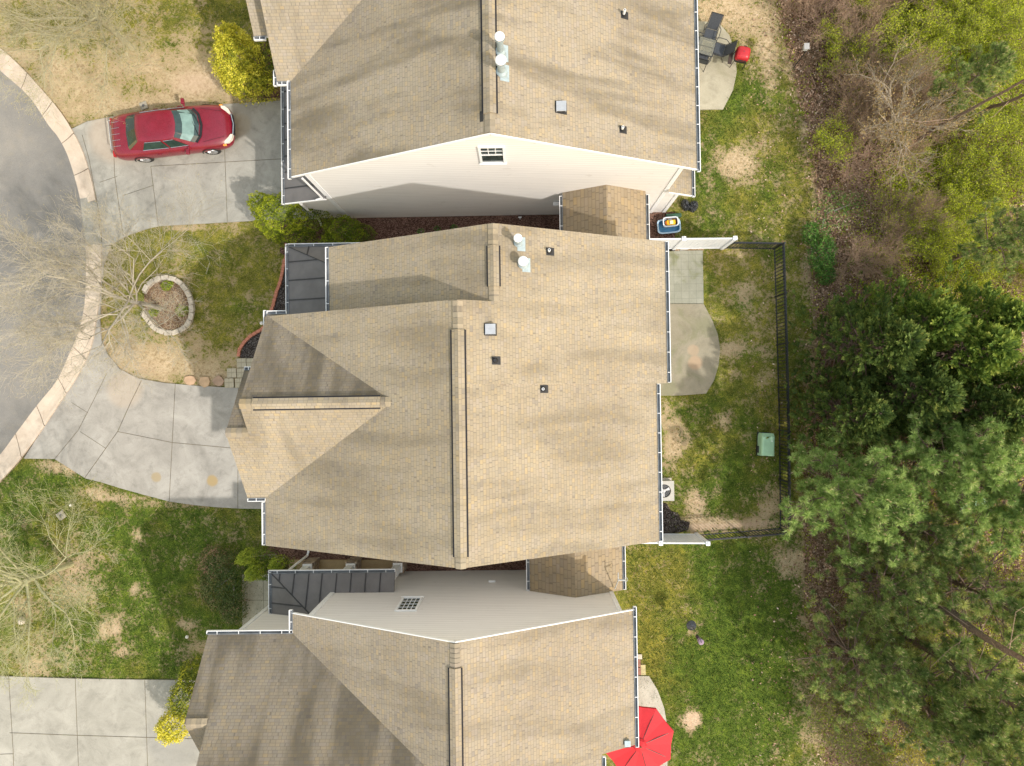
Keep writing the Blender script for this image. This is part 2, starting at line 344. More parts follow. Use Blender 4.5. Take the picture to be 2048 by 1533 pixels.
def ground_mat():
    t = NT('ground', 1.0, 0.1); p = t.pos(); a = t.attr('mix').outputs['Color']
    x = t.n.new('ShaderNodeSeparateColor'); t.l.new(a, x.inputs[0]); g, l, s = x.outputs
    k = t.attr('mix').outputs['Alpha']
    n1 = t.noise(p, 1.3, 7, 0.68, 0.3); n2 = t.noise(p, 9, 5, 0.75); n3 = t.noise(p, 26, 3, 0.8); n0 = t.noise(p, 0.45, 4, 0.6)
    # dry thatch
    dry = t.ramp(n2, [(0.3, (.22, .16, .08)), (.42, (.37, .28, .16)), (.55, (.51, .395, .25)), (.7, (.62, .50, .35))])
    sand = t.ramp(n2, [(0.3, (.44, .31, .20)), (.7, (.62, .48, .34))])
    dry = t.mix(t.step(t.math('ADD', s, t.math('MULTIPLY', n1, 0.5)), 0.5, 0.85), dry, sand)
    grass = t.ramp(n3, [(0.3, (.04, .055, .012)), (.45, (.12, .13, .022)), (.58, (.22, .20, .04)), (.72, (.36, .31, .09))])
    lush = t.ramp(n3, [(0.3, (.02, .04, .008)), (.45, (.055, .095, .014)), (.58, (.11, .16, .024)), (.72, (.24, .26, .05))])
    md = t.noise(p, 2.4, 4, .7, .5)
    gr0 = t.mix(t.step(t.math('ADD', k, t.math('MULTIPLY', t.math('SUBTRACT', n0, 0.5), 1.6)), 0.2, 0.7), grass, lush)
    gr = t.mix(1.0, gr0, t.ramp(md, [(.32, (.62, .66, .6)), (.5, (1, 1, 1)), (.68, (1.6, 1.45, 1.2))]), 'MULTIPLY')
    mg = t.math('ADD', g, t.math('ADD', t.math('MULTIPLY', t.math('SUBTRACT', n1, 0.5), 1.7), t.math('MULTIPLY', t.math('SUBTRACT', n2, 0.5), 2.3)))
    lawn = t.mix(t.step(mg, 0.25, 0.75), dry, gr)
    # fallen leaves: little cells
    v = t.voro(p, 13); v2 = t.voro(p, 29)
    leaf = t.ramp(t.white(t.vmath('MULTIPLY', v.outputs['Position'], (1, 1, 0))), [(0, (.07, .045, .03)), (.3, (.16, .105, .065)), (.55, (.24, .16, .10)), (.8, (.33, .23, .15)), (1, (.46, .35, .25))])
    leaf2 = t.ramp(t.white(t.vmath('MULTIPLY', v2.outputs['Position'], (1, 1, 0))), [(0, (.06, .04, .024)), (.5, (.21, .14, .085)), (1, (.42, .31, .21))])
    leaf = t.mix(t.step(n2, 0.4, 0.6), leaf, leaf2)
    leaf = t.mix(t.step(n1, 0.35, 0.75), leaf, t.mix(1.0, leaf, (.75, .62, .6), 'MULTIPLY'))
    ml = t.math('ADD', l, t.math('MULTIPLY', t.math('SUBTRACT', n1, 0.5), 0.7))
    fresh = t.ramp(n3, [(0.3, (.08, .10, .02)), (.45, (.19, .22, .03)), (.58, (.31, .35, .045)), (.72, (.45, .46, .11))])
    floor = t.mix(t.step(mg, 0.42, 0.72), leaf, fresh)
    c = t.mix(t.step(ml, 0.4, 0.6), lawn, floor)
    t.bump(t.math('ADD', t.math('MULTIPLY', n2, 0.6), t.math('MULTIPLY', n3, 0.5)), 0.9, 0.06)
    return t.out(c)
M_GROUND = ground_mat()
gx = np.arange(-27, 27.01, 0.18); gy = np.arange(-21, 21.01, 0.18)
X, Y = np.meshgrid(gx, gy); PX, PY = pix(X.ravel(), Y.ravel())
G_, L_, S_, K_ = fields(PX, PY)
hz = 0.03*np.sin(X*1.7+np.cos(Y*1.3))*np.cos(Y*1.1)+0.018*np.sin(X*5.1+Y*2)*np.sin(Y*4.3)
V = np.stack([X.ravel(), Y.ravel(), hz.ravel()-0.045], 1)
i = np.arange(len(gy)-1)[:, None]*len(gx)+np.arange(len(gx)-1)[None, :]; i = i.ravel()
F = np.stack([i, i+1, i+1+len(gx), i+len(gx)], 1)
ground = np_mesh('ground', V, F, M_GROUND, smooth=True, attrs={'mix': np.clip(np.stack([G_, L_, S_, K_], 1), 0, 1)})
tag(ground, kind='structure')
# the land beyond the plot
mb = MB(); a = 400
for (x0, x1, y0, y1) in ((-a, -26.9, -a, a), (26.9, a, -a, a), (-26.9, 26.9, 20.9, a), (-26.9, 26.9, -a, -20.9)):
    mb.box((x0, y0, -1), (x1, y1, -0.09))
tag(mb.build('terrain', plain('far_turf', (.12, .13, .045), 1.0, var=0.4, sc=2)), kind='structure')

# road, gutter kerb, drives
def asphalt():
    t = NT('asphalt', 0.95, 0.2); p = t.pos(); n1 = t.noise(p, 0.4, 6, 0.6, 0.5); n2 = t.noise(p, 60, 2); n3 = t.noise(p, 2.5, 5, 0.7)
    c = t.ramp(n1, [(0.3, (.175, .17, .16)), (.55, (.22, .21, .195)), (.75, (.28, .26, .23))])
    c = t.mix(0.4, c, t.ramp(n2, [(0.3, (.25, .25, .25)), (.7, (.75, .75, .75))]), 'OVERLAY')
    c = t.mix(t.math('MULTIPLY', t.step(n3, 0.5, 0.7), 0.35), c, (.27, .24, .19)); t.bump(n2, .4, .004)
    return t.out(c)
kerb_out = [(-60, 90), (0, 141), (59, 194), (97, 250), (117, 275), (138, 317), (161, 400), (172, 490), (172, 560), (168, 620), (155, 670), (140, 705), (115, 760), (75, 810), (30, 870), (0, 910), (-60, 975)]
kerb_in = [(-60, 55), (3, 98), (47, 138), (79, 173), (117, 217), (144, 258), (170, 311), (191, 390), (204, 490), (203, 560), (200, 600), (193, 650), (182, 700), (158, 750), (125, 800), (85, 860), (45, 915), (0, 965), (-60, 1030)]
mb = MB(); r = [tuple(q)[:2] for q in smooth_line([(*P2(p)[0], 0) for p in kerb_out], 4)]
mb.prism(r+[(-40, -6), (-40, 20)], -0.08, 0.012); tag(mb.build('road', asphalt()), kind='structure')
M_KERB = conc_mat('kerb_concrete', (.52, .43, .34), (.60, .51, .42), (.40, .31, .235), stain=())
a_ = smooth_line([(*P2(p)[0], 0) for p in kerb_out], 4); b_ = smooth_line([(*P2(p)[0], 0) for p in kerb_in], 4)
def resample(pl, n):
    pl = [Vector(p) for p in pl]; d = [0]
    for i in range(1, len(pl)): d.append(d[-1]+(pl[i]-pl[i-1]).length)
    out = []; j = 0
    for k in range(n):
        s = d[-1]*k/(n-1)
        while j < len(pl)-2 and d[j+1] < s: j += 1
        f = (s-d[j])/max(1e-9, d[j+1]-d[j]); out.append(pl[j].lerp(pl[j+1], f))
    return out
tag(sheet('driveway', P2((161, 398), (192, 392), (204, 488), (172, 492)), .03, conc_mat('apron_concrete', (.25, .24, .21), (.35, .335, .29), (.19, .18, .155))))
N_ = 91; A_ = resample(a_, N_); B_ = resample(b_, N_); mb = MB()
for i in range(N_-1):
    _py = pix(B_[i].x, B_[i].y)[1][0]
    if 396 < _py < 486: continue
    if i % 6 == 5: f0 = 0.0; f1 = 0.88     # joint between two kerb slabs
    else: f0 = 0; f1 = 1.0
    q0a, q0b = A_[i], B_[i]; q1a, q1b = A_[i].lerp(A_[i+1], f1), B_[i].lerp(B_[i+1], f1)
    prof = [(0, .02), (.45, .028), (.75, .06), (.9, .085), (1, .085), (1, -.1)]
    for (u0, z0), (u1, z1) in zip(prof[:-1], prof[1:]):
        c0, c1 = q0a.lerp(q0b, u0), q0a.lerp(q0b, u1); d0, d1 = q1a.lerp(q1b, u0), q1a.lerp(q1b, u1)
        mb.quad([(c0.x, c0.y, z0), (d0.x, d0.y, z0), (d1.x, d1.y, z1), (c1.x, c1.y, z1)])
kerb = mb.build('kerb', M_KERB); tag(kerb, kind='structure')
mb = MB(); mb.prism([tuple(p)[:2] for p in A_]+[tuple(p)[:2] for p in reversed(B_)], -.06, 0.016); tag(mb.build('kerb_base', plain('joint_dirt', (.16, .125, .09), .9)), kind='structure')

drive_top = P2((144, 258), (170, 311), (191, 390), (203, 470), (205, 492), (222, 490), (243, 478), (262, 468), (300, 456), (320, 452), (520, 441), (640, 438), (640, 200), (570, 201), (470, 207), (300, 222), (230, 232), (175, 243))
st = [(*at(380, 150)[:2], .1, (.3, .3, .3), 0)]
M_DR1 = conc_mat('drive_concrete_top', (.27, .26, .23), (.40, .385, .34), (.19, .18, .155), stain=[(*at(235, 270)[:2], 1.3, (.46, .36, .27), .45), (*at(480, 250)[:2], .5, (.36, .30, .2), .35)])
M_DR2 = conc_mat('drive_concrete_middle', (.27, .255, .23), (.40, .38, .345), (.19, .18, .16), stain=[(*at(313, 954)[:2], .22, (.34, .27, .16), .8), (*at(425, 962)[:2], .25, (.36, .27, .14), .95), (*at(250, 780)[:2], .8, (.44, .36, .28), .5)])
M_DR3 = conc_mat('drive_concrete_bottom', (.28, .27, .235), (.40, .385, .34), (.21, .20, .175), stain=[(*at(350, 1480)[:2], 1.3, (.24, .24, .235), .4)])
tag(sheet('driveway', drive_top, 0.02, M_DR1))
inner = [(204, 492), (203, 560), (200, 600), (193, 650), (182, 700), (158, 750), (125, 800), (85, 860), (48, 917)]
drive_mid = P2(*inner)+P2((110, 918), (172, 957), (205, 965), (240, 976), (290, 990), (340, 1003), (380, 1009), (430, 1014), (480, 1017), (560, 1018), (560, 776), (480, 776), (400, 772), (330, 766), (277, 757), (240, 738), (215, 708), (203, 680), (200, 640), (203, 580), (208, 530), (222, 492))
tag(sheet('driveway', drive_mid, 0.024, M_DR2))
tag(sheet('driveway', P2((-120, 1350), (0, 1352), (150, 1357), (345, 1360), (520, 1362), (520, 1640), (-120, 1640)), 0.02, M_DR3))
# expansion joints with dirt and moss in them
JT = NT('joint_dirt_moss', .95, .1); _p = JT.pos(); JT.out(JT.ramp(JT.noise(_p, 3, 4, .6), [(.35, (.07, .065, .055)), (.55, (.17, .14, .09)), (.7, (.12, .13, .05))])); M_JT = JT.m
mb = MB()
def joint(pts, z, w=0.028):
    w = w*.6
    P = [at(*p) for p in pts]
    for p, q in zip(P[:-1], P[1:]): mb.bar((p.x, p.y, z), (q.x, q.y, z), w, .008, 0)
joint([(302, 333), (317, 452)], .022); joint([(302, 333), (565, 318)], .026); joint([(447, 225), (455, 444)], .022); joint([(228, 300), (230, 352), (247, 472)], .022); joint([(200, 365), (235, 353)], .026, .02); joint([(245, 392), (307, 371)], .026, .02); joint([(165, 270), (179, 320), (203, 450), (204, 480)], .024)
joint([(284, 760), (262, 805), (236, 863), (170, 956)], .026, .035); joint([(236, 863), (345, 885), (475, 897)], .03); joint([(351, 768), (345, 885), (339, 1002)], .026); joint([(477, 776), (476, 1017)], .026); joint([(215, 745), (191, 794), (158, 859), (110, 918)], .026, .025); joint([(144, 805), (177, 826)], .03, .02); joint([(161, 863), (213, 897)], .03, .02)
joint([(18, 1352), (27, 1500), (30, 1600)], .022); joint([(151, 1357), (160, 1600)], .022); joint([(290, 1360), (298, 1600)], .022); joint([(20, 1465), (150, 1470), (420, 1478)], .026); joint([(-60, 1510), (28, 1507)], .026)
tag(mb.build('pavement', M_JT), kind='structure')

# planting beds
def mulch(name, cols, sc=22):
    t = NT(name, 1.0, .1); p = t.pos(); v = t.voro(t.scale(p, (1, 1.6, 1)), sc); n = t.noise(p, 2.0, 4)
    c = t.ramp(t.white(t.vmath('MULTIPLY', v.outputs['Position'], (1, 1, 0))), [(i/(len(cols)-1), k) for i, k in enumerate(cols)])
    c = t.mix(t.math('MULTIPLY', t.step(n, .4, .7), .4), c, tuple(x*.55 for x in cols[1]))
    t.bump(v.outputs['Distance'], 1.0, .03); return t.out(c)
M_MUL = mulch('bark_mulch', [(.05, .03, .022), (.11, .06, .045), (.19, .11, .085), (.27, .17, .13)])
M_MULD = mulch('dark_mulch', [(.02, .016, .014), (.05, .04, .035), (.09, .07, .06), (.22, .2, .19)], 26)
M_CHIP = mulch('pale_wood_chips', [(.2, .13, .08), (.36, .25, .15), (.5, .38, .25), (.62, .5, .36)], 24)
tag(sheet('mulch_bed', P2((560, 440), (900, 430), (1350, 424), (1350, 540), (640, 560), (560, 505)), .008, M_MUL), kind='structure')
tag(sheet('mulch_bed', P2((572, 497), (574, 515), (568, 533), (562, 562), (553, 590), (545, 622), (530, 655), (512, 668), (496, 680), (486, 695), (479, 713), (482, 716), (700, 716), (700, 490)), .012, M_MULD), kind='structure')
tag(sheet('mulch_bed', P2((540, 1090), (600, 1090), (1080, 1090), (1090, 1160), (800, 1165), (560, 1160), (500, 1140)), .008, M_MUL), kind='structure')
tag(sheet('mulch_bed', P2((1300, 1002), (1334, 1008), (1342, 1022), (1356, 1026), (1362, 1040), (1380, 1045), (1376, 1060), (1350, 1068), (1245, 1078), (1245, 1000)), .006, M_MULD), kind='structure')
tag(sheet('mulch_bed', P2((490, 195), (585, 195), (585, 20), (540, 20)), .006, M_MUL), kind='structure')
tag(sheet('gravel', P2((1300, 486), (1405, 484), (1407, 500), (1300, 503)), .008, M_CHIP), kind='structure')
M_PAT = conc_mat('patio_concrete', (.24, .215, .155), (.31, .28, .21), (.17, .155, .115), green=.45, stain=[(*at(1390, 725)[:2], .32, (.42, .30, .2), .75), (*at(1386, 700)[:2], .25, (.42, .31, .21), .6)])
tag(sheet('patio', P2((1280, 608), (1407, 608), (1424, 640), (1435, 668), (1440, 698), (1437, 730), (1428, 760), (1412, 787), (1360, 791), (1280, 792)), .03, M_PAT))
M_PVP = conc_mat('patio_pavers_concrete', (.25, .25, .20), (.34, .34, .28), (.18, .19, .14), joint=.305, green=.85)
tag(sheet('patio', P2((1280, 504), (1405, 501), (1407, 607), (1280, 607)), .03, M_PVP))
M_PAT2 = conc_mat('patio_concrete_top', (.31, .285, .21), (.42, .39, .30), (.22, .20, .15), green=.2)
tag(sheet('patio', P2((1370, 42), (1436, 45), (1458, 70), (1470, 105), (1473, 145), (1466, 180), (1446, 219), (1370, 220)), .03, M_PAT2))
tag(sheet('patio', P2((1240, 1350), (1298, 1352), (1315, 1380), (1328, 1415), (1334, 1450), (1335, 1600), (1240, 1600)), .03, conc_mat('patio_concrete_bottom', (.34, .32, .27), (.50, .48, .42), (.25, .235, .2))))
tag(sheet('path', P2((485, 1148), (600, 1148), (600, 1300), (485, 1300)), .03, M_PAT2))
tag(sheet('porch_floor', P2((580, 1119), (808, 1119), (808, 1170), (580, 1170)), .14, conc_mat('porch_floor_concrete', (.36, .27, .15), (.42, .32, .19), (.28, .2, .11))), kind='structure')
mb = MB()
joint([(485, 1200), (560, 1200)], .033, .02); joint([(527, 1148), (528, 1290)], .033, .02)
tag(mb.build('path_joint', M_JT), kind='structure')

# ------------------------------------------------------------------ houses
def slope_uv(pts):
    """u runs level along the slope, v up the slope, in metres"""
    p = [Vector(q) for q in pts]; n = (p[1]-p[0]).cross(p[2]-p[0]).normalized()
    if n.z < 0: n = -n
    u = Vector((0, 0, 1)).cross(n).normalized(); v = n.cross(u)
    return [(q.dot(u), q.dot(v)) for q in p]
def slab(mb, pts, th=0.10, mt=0, ms=1):
    # mt=2: north slope shingles, algae blotches plus shade painted in as a darker tint
    """roof plane: shingled top, boxed underside and edges"""
    p = [Vector(q) for q in pts]; n = (p[1]-p[0]).cross(p[2]-p[0])
    if n.z < 0: p = p[::-1]
    mb.quad(p, mt, slope_uv(p)); d = Vector((0, 0, -th)); q = [a+d for a in p]
    mb.quad(q[::-1], ms)
    for i in range(len(p)):
        j = (i+1) % len(p); mb.quad([p[i], q[i], q[j], p[j]], ms)
def gable_y(mb, xw, xr, xe, zw, zr, ze, y0, y1):
    slab(mb, [(xw, y0, zw), (xr, y0, zr), (xr, y1, zr), (xw, y1, zw)])
    slab(mb, [(xr, y0, zr), (xe, y0, ze), (xe, y1, ze), (xr, y1, zr)])
def gutter(name, p, q, side, parent, hang=0.62, w=0.10):
    """open trough with white lip and hangers; side = outward unit vector"""
    p = Vector(p); q = Vector(q); s = Vector((*side, 0)); mb = MB(); d = (q-p).normalized(); L = (q-p).length
    a = p+s*0.012; b = q+s*0.012
    mb.bar(a+Vector((0, 0, -.03)), b+Vector((0, 0, -.03)), .02, .11, 1)                       # back
    mb.bar(a+s*w*.5+Vector((0, 0, -.075)), b+s*w*.5+Vector((0, 0, -.075)), w, .012, 1)          # floor
    mb.bar(a+s*w+Vector((0, 0, -.03)), b+s*w+Vector((0, 0, -.03)), .022, .10, 0)               # lip
    for e, off in ((a, .006), (b, -.006)):
        mb.bar(e+d*off+Vector((0, 0, -.03)), e+d*off+s*w+Vector((0, 0, -.03)), .014, .1, 0)
    k = max(1, int(L/hang))
    for i in range(k):
        c = a+d*((i+.5)*L/k); mb.bar(c+Vector((0, 0, .022)), c+s*w+Vector((0, 0, .022)), .020, .010, 0)
    return mb.build(name, [M_WHITE, M_GUT_IN], parent)
def rake_trim(p, q, parent, dy):
    mb = MB(); p = Vector(p); q = Vector(q); o = Vector((0, dy, -.055)); mb.bar(p+o, q+o, .03, .10, 0)
    return mb.build('rake_board', M_WHITE, parent)
def ridge_vent(p, q, parent, w=0.37, mat=None):
    """shingle-capped ridge vent: low raised cap, side slots and their shadow lines painted near-black"""
    p = Vector(p); q = Vector(q); mb = MB(); d = (q-p).normalized(); s = Vector((-d.y, d.x, 0))*(w/2)
    dz = w/2*0.5; n = 1
    k = 14; pts = [p.lerp(q, i/k) for i in range(k+1)]
    wob = [Vector((0, 0, RNG.uniform(-.008, .008))) for _ in pts]
    for i in range(k):
        a, b = pts[i]+wob[i], pts[i+1]+wob[i+1]; up = Vector((0, 0, .075)); ed = Vector((0, 0, .075-dz))
        for sg in (1, -1):
            A, B, C, D = a+up, b+up, b+s*sg+ed, a+s*sg+ed
            u0 = i/k*(q-p).length; u1 = (i+1)/k*(q-p).length
            f = [A, D, C, B] if sg == 1 else [A, B, C, D]
            uv = [(u0, .2*sg+5), (u0, 5), (u1, 5), (u1, .2*sg+5)] if sg == 1 else [(u0, .2*sg+5), (u1, .2*sg+5), (u1, 5), (u0, 5)]
            mb.quad(f, 0, uv)
            lo = Vector((0, 0, -.06)); g = [D, D+lo, C+lo, C] if sg == 1 else [D, C, C+lo, D+lo]
            mb.quad(g, 1)
            e = s*sg*1.26; mb.quad([D+lo+Vector((0, 0, .022)), D-s*sg+e+lo+Vector((0, 0, .018)), C-s*sg+e+lo+Vector((0, 0, .018)), C+lo+Vector((0, 0, .022))], 1)  # near-black strip outside the edge, a painted shadow line
    for e in (pts[0]+up, pts[-1]+up):
        mb.quad([e, e+s-Vector((0, 0, dz)), e+s-Vector((0, 0, dz+.06)), e-Vector((0, 0, .06))], 0, [(0, 0), (.2, 0), (.2, .05), (0, .05)])
        mb.quad([e, e-s-Vector((0, 0, dz)), e-s-Vector((0, 0, dz+.06)), e-Vector((0, 0, .06))], 0, [(0, 0), (.2, 0), (.2, .05), (0, .05)])
    return mb.build('ridge_vent', [mat or M_SH, M_DARKGAP], parent)
def cap_row(p, q, parent, mat, w=.30):
    """overlapping ridge cap shingles"""
    p = Vector(p); q = Vector(q); L = (q-p).length; d = (q-p)/L; s = Vector((-d.y, d.x, 0)).normalized()*(w/2); mb = MB(); k = max(1, int(L/.14))
    for i in range(k):
        a = p+d*(i*L/k); b = p+d*((i+1)*L/k+.02); ua = Vector((0, 0, .03)); ub = Vector((0, 0, .012)); dz = Vector((0, 0, w/2*.5))
        r = RNG.uniform(0, 50)
        mb.quad([a+ua, a+s+ua-dz, b+s+ub-dz, b+ub], 0, [(r, r), (r+.01, r), (r+.01, r+.01), (r, r+.01)])
        mb.quad([a-s+ua-dz, a+ua, b+ub, b-s+ub-dz], 0, [(r, r), (r+.01, r), (r+.01, r+.01), (r, r+.01)])
    return mb.build('ridge_cap', mat, parent)
def walls(parent, prof, y0, y1, name='wall', mat=None):
    """prof: outline in x,z; extruded along y"""
    mb = MB(); n = len(prof); A = [(x, y0, z) for x, z in prof]; B = [(x, y1, z) for x, z in prof]
    mb.quad(A, 0); mb.quad(B[::-1], 0)
    for i in range(n):
        j = (i+1) % n; mb.quad([A[i], B[i], B[j], A[j]], 0)
    return mb.build(name, mat or M_SID, parent)
def flue(base, h, r, parent, tall_flash=.3, side=1):
    """galvanised flue with storm collar, cone flashing and rain cap"""
    b = Vector(base); mb = MB()
    mb.lathe([(r*1.9, -.15), (r*1.15, .10), (r, .12), (r, h-.12)], 18, b, 0)
    mb.lathe([(r*1.55, .13), (r*1.05, .19)], 18, b, 0)
    mb.lathe([(r*1.05, h-.14), (r*1.5, h-.12), (r*1.5, h-.05)], 20, b, 0)
    o = mb.build('flue_pipe', M_GALV, parent, smooth=False)
    m2 = MB(); m2.lathe([(r*1.42, h-.05), (r*1.38, h-.04)], 20, b, 1); m2.lathe([(r*1.4, h-.03), (r*1.5, h), (r*1.2, h+.035), (.01, h+.05)], 22, b, 0)
    m2.build('flue_cap', [M_WHITE, M_DARKGAP], o)
    return o
def flashing(pts, parent, mat=None, z=.012):
    mb = MB(); p = [Vector(q)+Vector((0, 0, z)) for q in pts]; q = [a-Vector((0, 0, .01)) for a in p]; mb.quad(p, 0); mb.quad(q[::-1], 0)
    for i in range(len(p)): j = (i+1) % len(p); mb.quad([p[i], q[i], q[j], p[j]], 0)
    return mb.build('flashing', mat or M_GALV, parent)
def on_slope(px, py, f, up=0.0):
    """point of the plane z=f(x,y) seen at a photo pixel"""
    z = 7.5
    for _ in range(30):
        q = at(px, py, z); z = .5*z+.5*(f(q.x, q.y)+up)
    return at(px, py, z)
def box_vent(c, f, parent, s=.2):
    mb = MB(); x, y = c.x, c.y; z = f(x, y)
    mb.box((x-s*.75, y-s*.75, z-.12), (x+s*.75, y+s*.75, z+.13), 1); mb.box((x-s, y-s, z+.13), (x+s, y+s, z+.17), 0)
    mb.box((x-s, y-s*1.02, z+.07), (x-s+.02, y+s, z+.14), 0); mb.box((x+s-.02, y-s, z+.07), (x+s, y+s, z+.14), 0)
    mb.box((x-s*.9, y+.0, z+.17), (x+s*.9, y+.012, z+.176), 0)
    mb.quad([(x-s*1.2, y-s*1.2, f(x-s*1.2, y-s*1.2)+.01), (x+s*1.2, y-s*1.2, f(x+s*1.2, y-s*1.2)+.01), (x+s*1.2, y+s*1.2, f(x+s*1.2, y+s*1.2)+.01), (x-s*1.2, y+s*1.2, f(x-s*1.2, y+s*1.2)+.01)], 1)
    return mb.build('box_vent', [plain('vent_steel', (.42, .44, .47), .4, .3, .1), M_RUBBER], parent, bevel=.008)
def pipe_boot(c, f, parent, h=.25, white=True):
    x, y = c.x, c.y; z = f(x, y); mb = MB(); w = .11
    mb.quad([(x+a*w+.05, y+b*w*1.1, f(x+a*w+.05, y+b*w*1.1)+.012) for a, b in ((-1.2, -1), (1, -1), (1, 1), (-1.2, 1))], 1)
    mb.lathe([(.10, -.05), (.055, .09)], 12, (x, y, z), 1); mb.lathe([(.042, 0), (.042, h)], 12, (x, y, z), 0); mb.lathe([(.024, h), (.024, h+.004)], 12, (x, y, z), 1)
    return mb.build('vent_pipe', [M_WHITE if white else M_RUBBER, M_RUBBER], parent)
def window(pts, outward, parent, cols, rows, double=False):
    """pts: four corners (lower left, lower right, upper right, upper left) on the wall"""
    p = [Vector(q) for q in pts]; o = Vector(outward); w = (p[1]-p[0]).length; h = (p[3]-p[0]).length
    ux = (p[1]-p[0]).normalized(); uz = (p[3]-p[0]).normalized(); M = Matrix(((ux.x, uz.x, o.x, p[0].x), (ux.y, uz.y, o.y, p[0].y), (ux.z, uz.z, o.z, p[0].z), (0, 0, 0, 1)))
    fr = MB(); t = .075
    for lo, hi in (((0, 0, 0), (w, t, .05)), ((0, h-t, 0), (w, h, .05)), ((0, t, 0), (t, h-t, .05)), ((w-t, t, 0), (w, h-t, .05))): fr.box(lo, hi, 0, M)
    fr.box((-.03, -.03, 0), (w+.03, -.001, .07), 0, M)
    f = fr.build('window', M_WHITE, parent)
    g = MB(); g.box((t, t, -.02), (w-t, h-t, .012), 0, M); g.build('pane', M_GLASS, f)
    m = MB(); y0 = t+(h-2*t)/2 if double else t
    if double: m.box((t, y0-.02, .013), (w-t, y0+.03, .035), 0, M)
    for i in range(1, cols): x = t+(w-2*t)*i/cols; m.box((x-.012, y0, .0125), (x+.012, h-t, .026), 0, M)
    for j in range(1, rows): y = y0+(h-t-y0)*j/rows; m.box((t, y-.012, .014), (w-t, y+.012, .028), 0, M)
    m.build('window_bars', M_WHITE, f); return f
def seams(mb, p, q, w=.03, h=.035, mi=1): mb.bar(Vector(p)+Vector((0, 0, h/2)), Vector(q)+Vector((0, 0, h/2)), w, h, mi)

# ---- middle house
HM = empty('house', (0, 0, 0), 0, 'middle townhouse seen whole, with three ridge vents and a small charcoal porch roof', 'house', 'row of tan-roofed townhouses')
mb = MB(); fWm = lambda x, y: 6+(x+8.6)*(3.45/6.8); fEm = lambda x, y: 9.45-(x+1.8)*.520
gable_y(mb, -8.6, -1.8, 4.47, 6, 9.45, 6.0, -4.86, .36)
slab(mb, [(-8.6, .36, 6), (-1.8, .36, 9.45), (-1.8, 2.78, 9.45), (-8.6, 2.78, 6)])
ze = lambda x: 9.45-(x+1.8)*(3.45/6.27)
zn = lambda x: 9.45-(x+1.8)*(3.45/6.63)
slab(mb, [(-1.8, .36, 9.45), (4.83, .36, zn(4.83)), (4.83, 2.78, zn(4.83)), (-1.8, 2.78, 9.45)])
slab(mb, [(-.78, 2.78, zn(-.78)), (4.83, 2.78, zn(4.83)), (4.83, 5.08, zn(4.83)), (-.78, 5.08, zn(-.78))])
zb = lambda x: 6+(x+6.4)*((zn(-.78)-6)/5.62)
slab(mb, [(-6.4, 2.6, 6), (-.78, 2.6, zn(-.78)), (-.78, 5.08, zn(-.78)), (-6.4, 5.08, 6)])
# front gable and the lower gable before it, sharing one south slope
PF = .762
slab(mb, [(-8.5, -3.27, 6), (-3.3, -3.27, 6), (-3.3, -.12, 8.4), (-8.5, -.12, 8.4)])
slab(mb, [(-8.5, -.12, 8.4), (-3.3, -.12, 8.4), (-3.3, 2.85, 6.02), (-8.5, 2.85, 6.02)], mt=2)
slab(mb, [(-9.2, -3.27, 6), (-8.5, -3.27, 6), (-8.5, -1.01, 7.722), (-9.2, -1.01, 7.722)])
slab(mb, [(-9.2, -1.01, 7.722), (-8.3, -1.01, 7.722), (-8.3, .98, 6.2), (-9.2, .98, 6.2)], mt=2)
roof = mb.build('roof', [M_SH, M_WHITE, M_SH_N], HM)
ridge_vent((-1.8, 1.92, 9.45), (-1.8, -4.55, 9.45), roof, .36)
ridge_vent((-.78, 4.42, zn(-.78)), (-.78, 3.22, zn(-.78)), roof, .33)
ridge_vent((-8.1, -.12, 8.4), (-4.25, -.12, 8.4), roof, .33)
cap_row((-1.8, 2.75, 9.455), (-1.8, 1.92, 9.455), roof, M_SH); cap_row((-.78, 5.06, zn(-.78)+.005), (-.78, 4.42, zn(-.78)+.005), roof, M_SH)
cap_row((-.78, 3.22, zn(-.78)+.005), (-.78, 2.8, zn(-.78)+.005), roof, M_SH)
cap_row((-4.25, -.12, 8.405), (-3.95, -.12, 8.405), roof, M_SH); cap_row((-8.5, -.12, 8.405), (-8.1, -.12, 8.405), roof, M_SH); cap_row((-9.2, -1.01, 7.727), (-8.52, -1.01, 7.727), roof, M_SH)
cap_row((-1.8, -4.55, 9.455), (-1.8, -4.86, 9.455), roof, M_SH)
for a_, b_, s_ in (((4.83, .38, zn(4.83)), (4.83, 5.08, zn(4.83)), (1, 0)), ((4.47, -4.86, 6), (4.47, .34, 6), (1, 0)), ((-8.6, -4.84, 6), (-8.6, -3.42, 6), (-1, 0)),
                   ((-9.2, -3.27, 6), (-8.6, -3.27, 6), (0, -1)), ((-8.5, 2.85, 6.02), (-7.85, 2.85, 6.02), (0, 1)), ((-6.4, 2.8, 6), (-6.4, 5.08, 6), (-1, 0)), ((-9.2, .98, 6.2), (-8.9, .98, 6.2), (0, 1))):
    gutter('gutter', a_, b_, s_, roof)
gutter('gutter', (-8.5, 2.2, 6.0), (-8.5, 2.99, 6.0), (-1, 0), roof)
walls(HM, [(-8.25, 0), (4.15, 0), (4.15, 5.85), (-1.8, 9.2), (-8.25, 5.95)], -4.80, 2.55)
walls(HM, [(-6.05, 0), (4.5, 0), (4.5, 5.9), (-.8, 8.7), (-6.05, 5.9)], .5, 5.0)
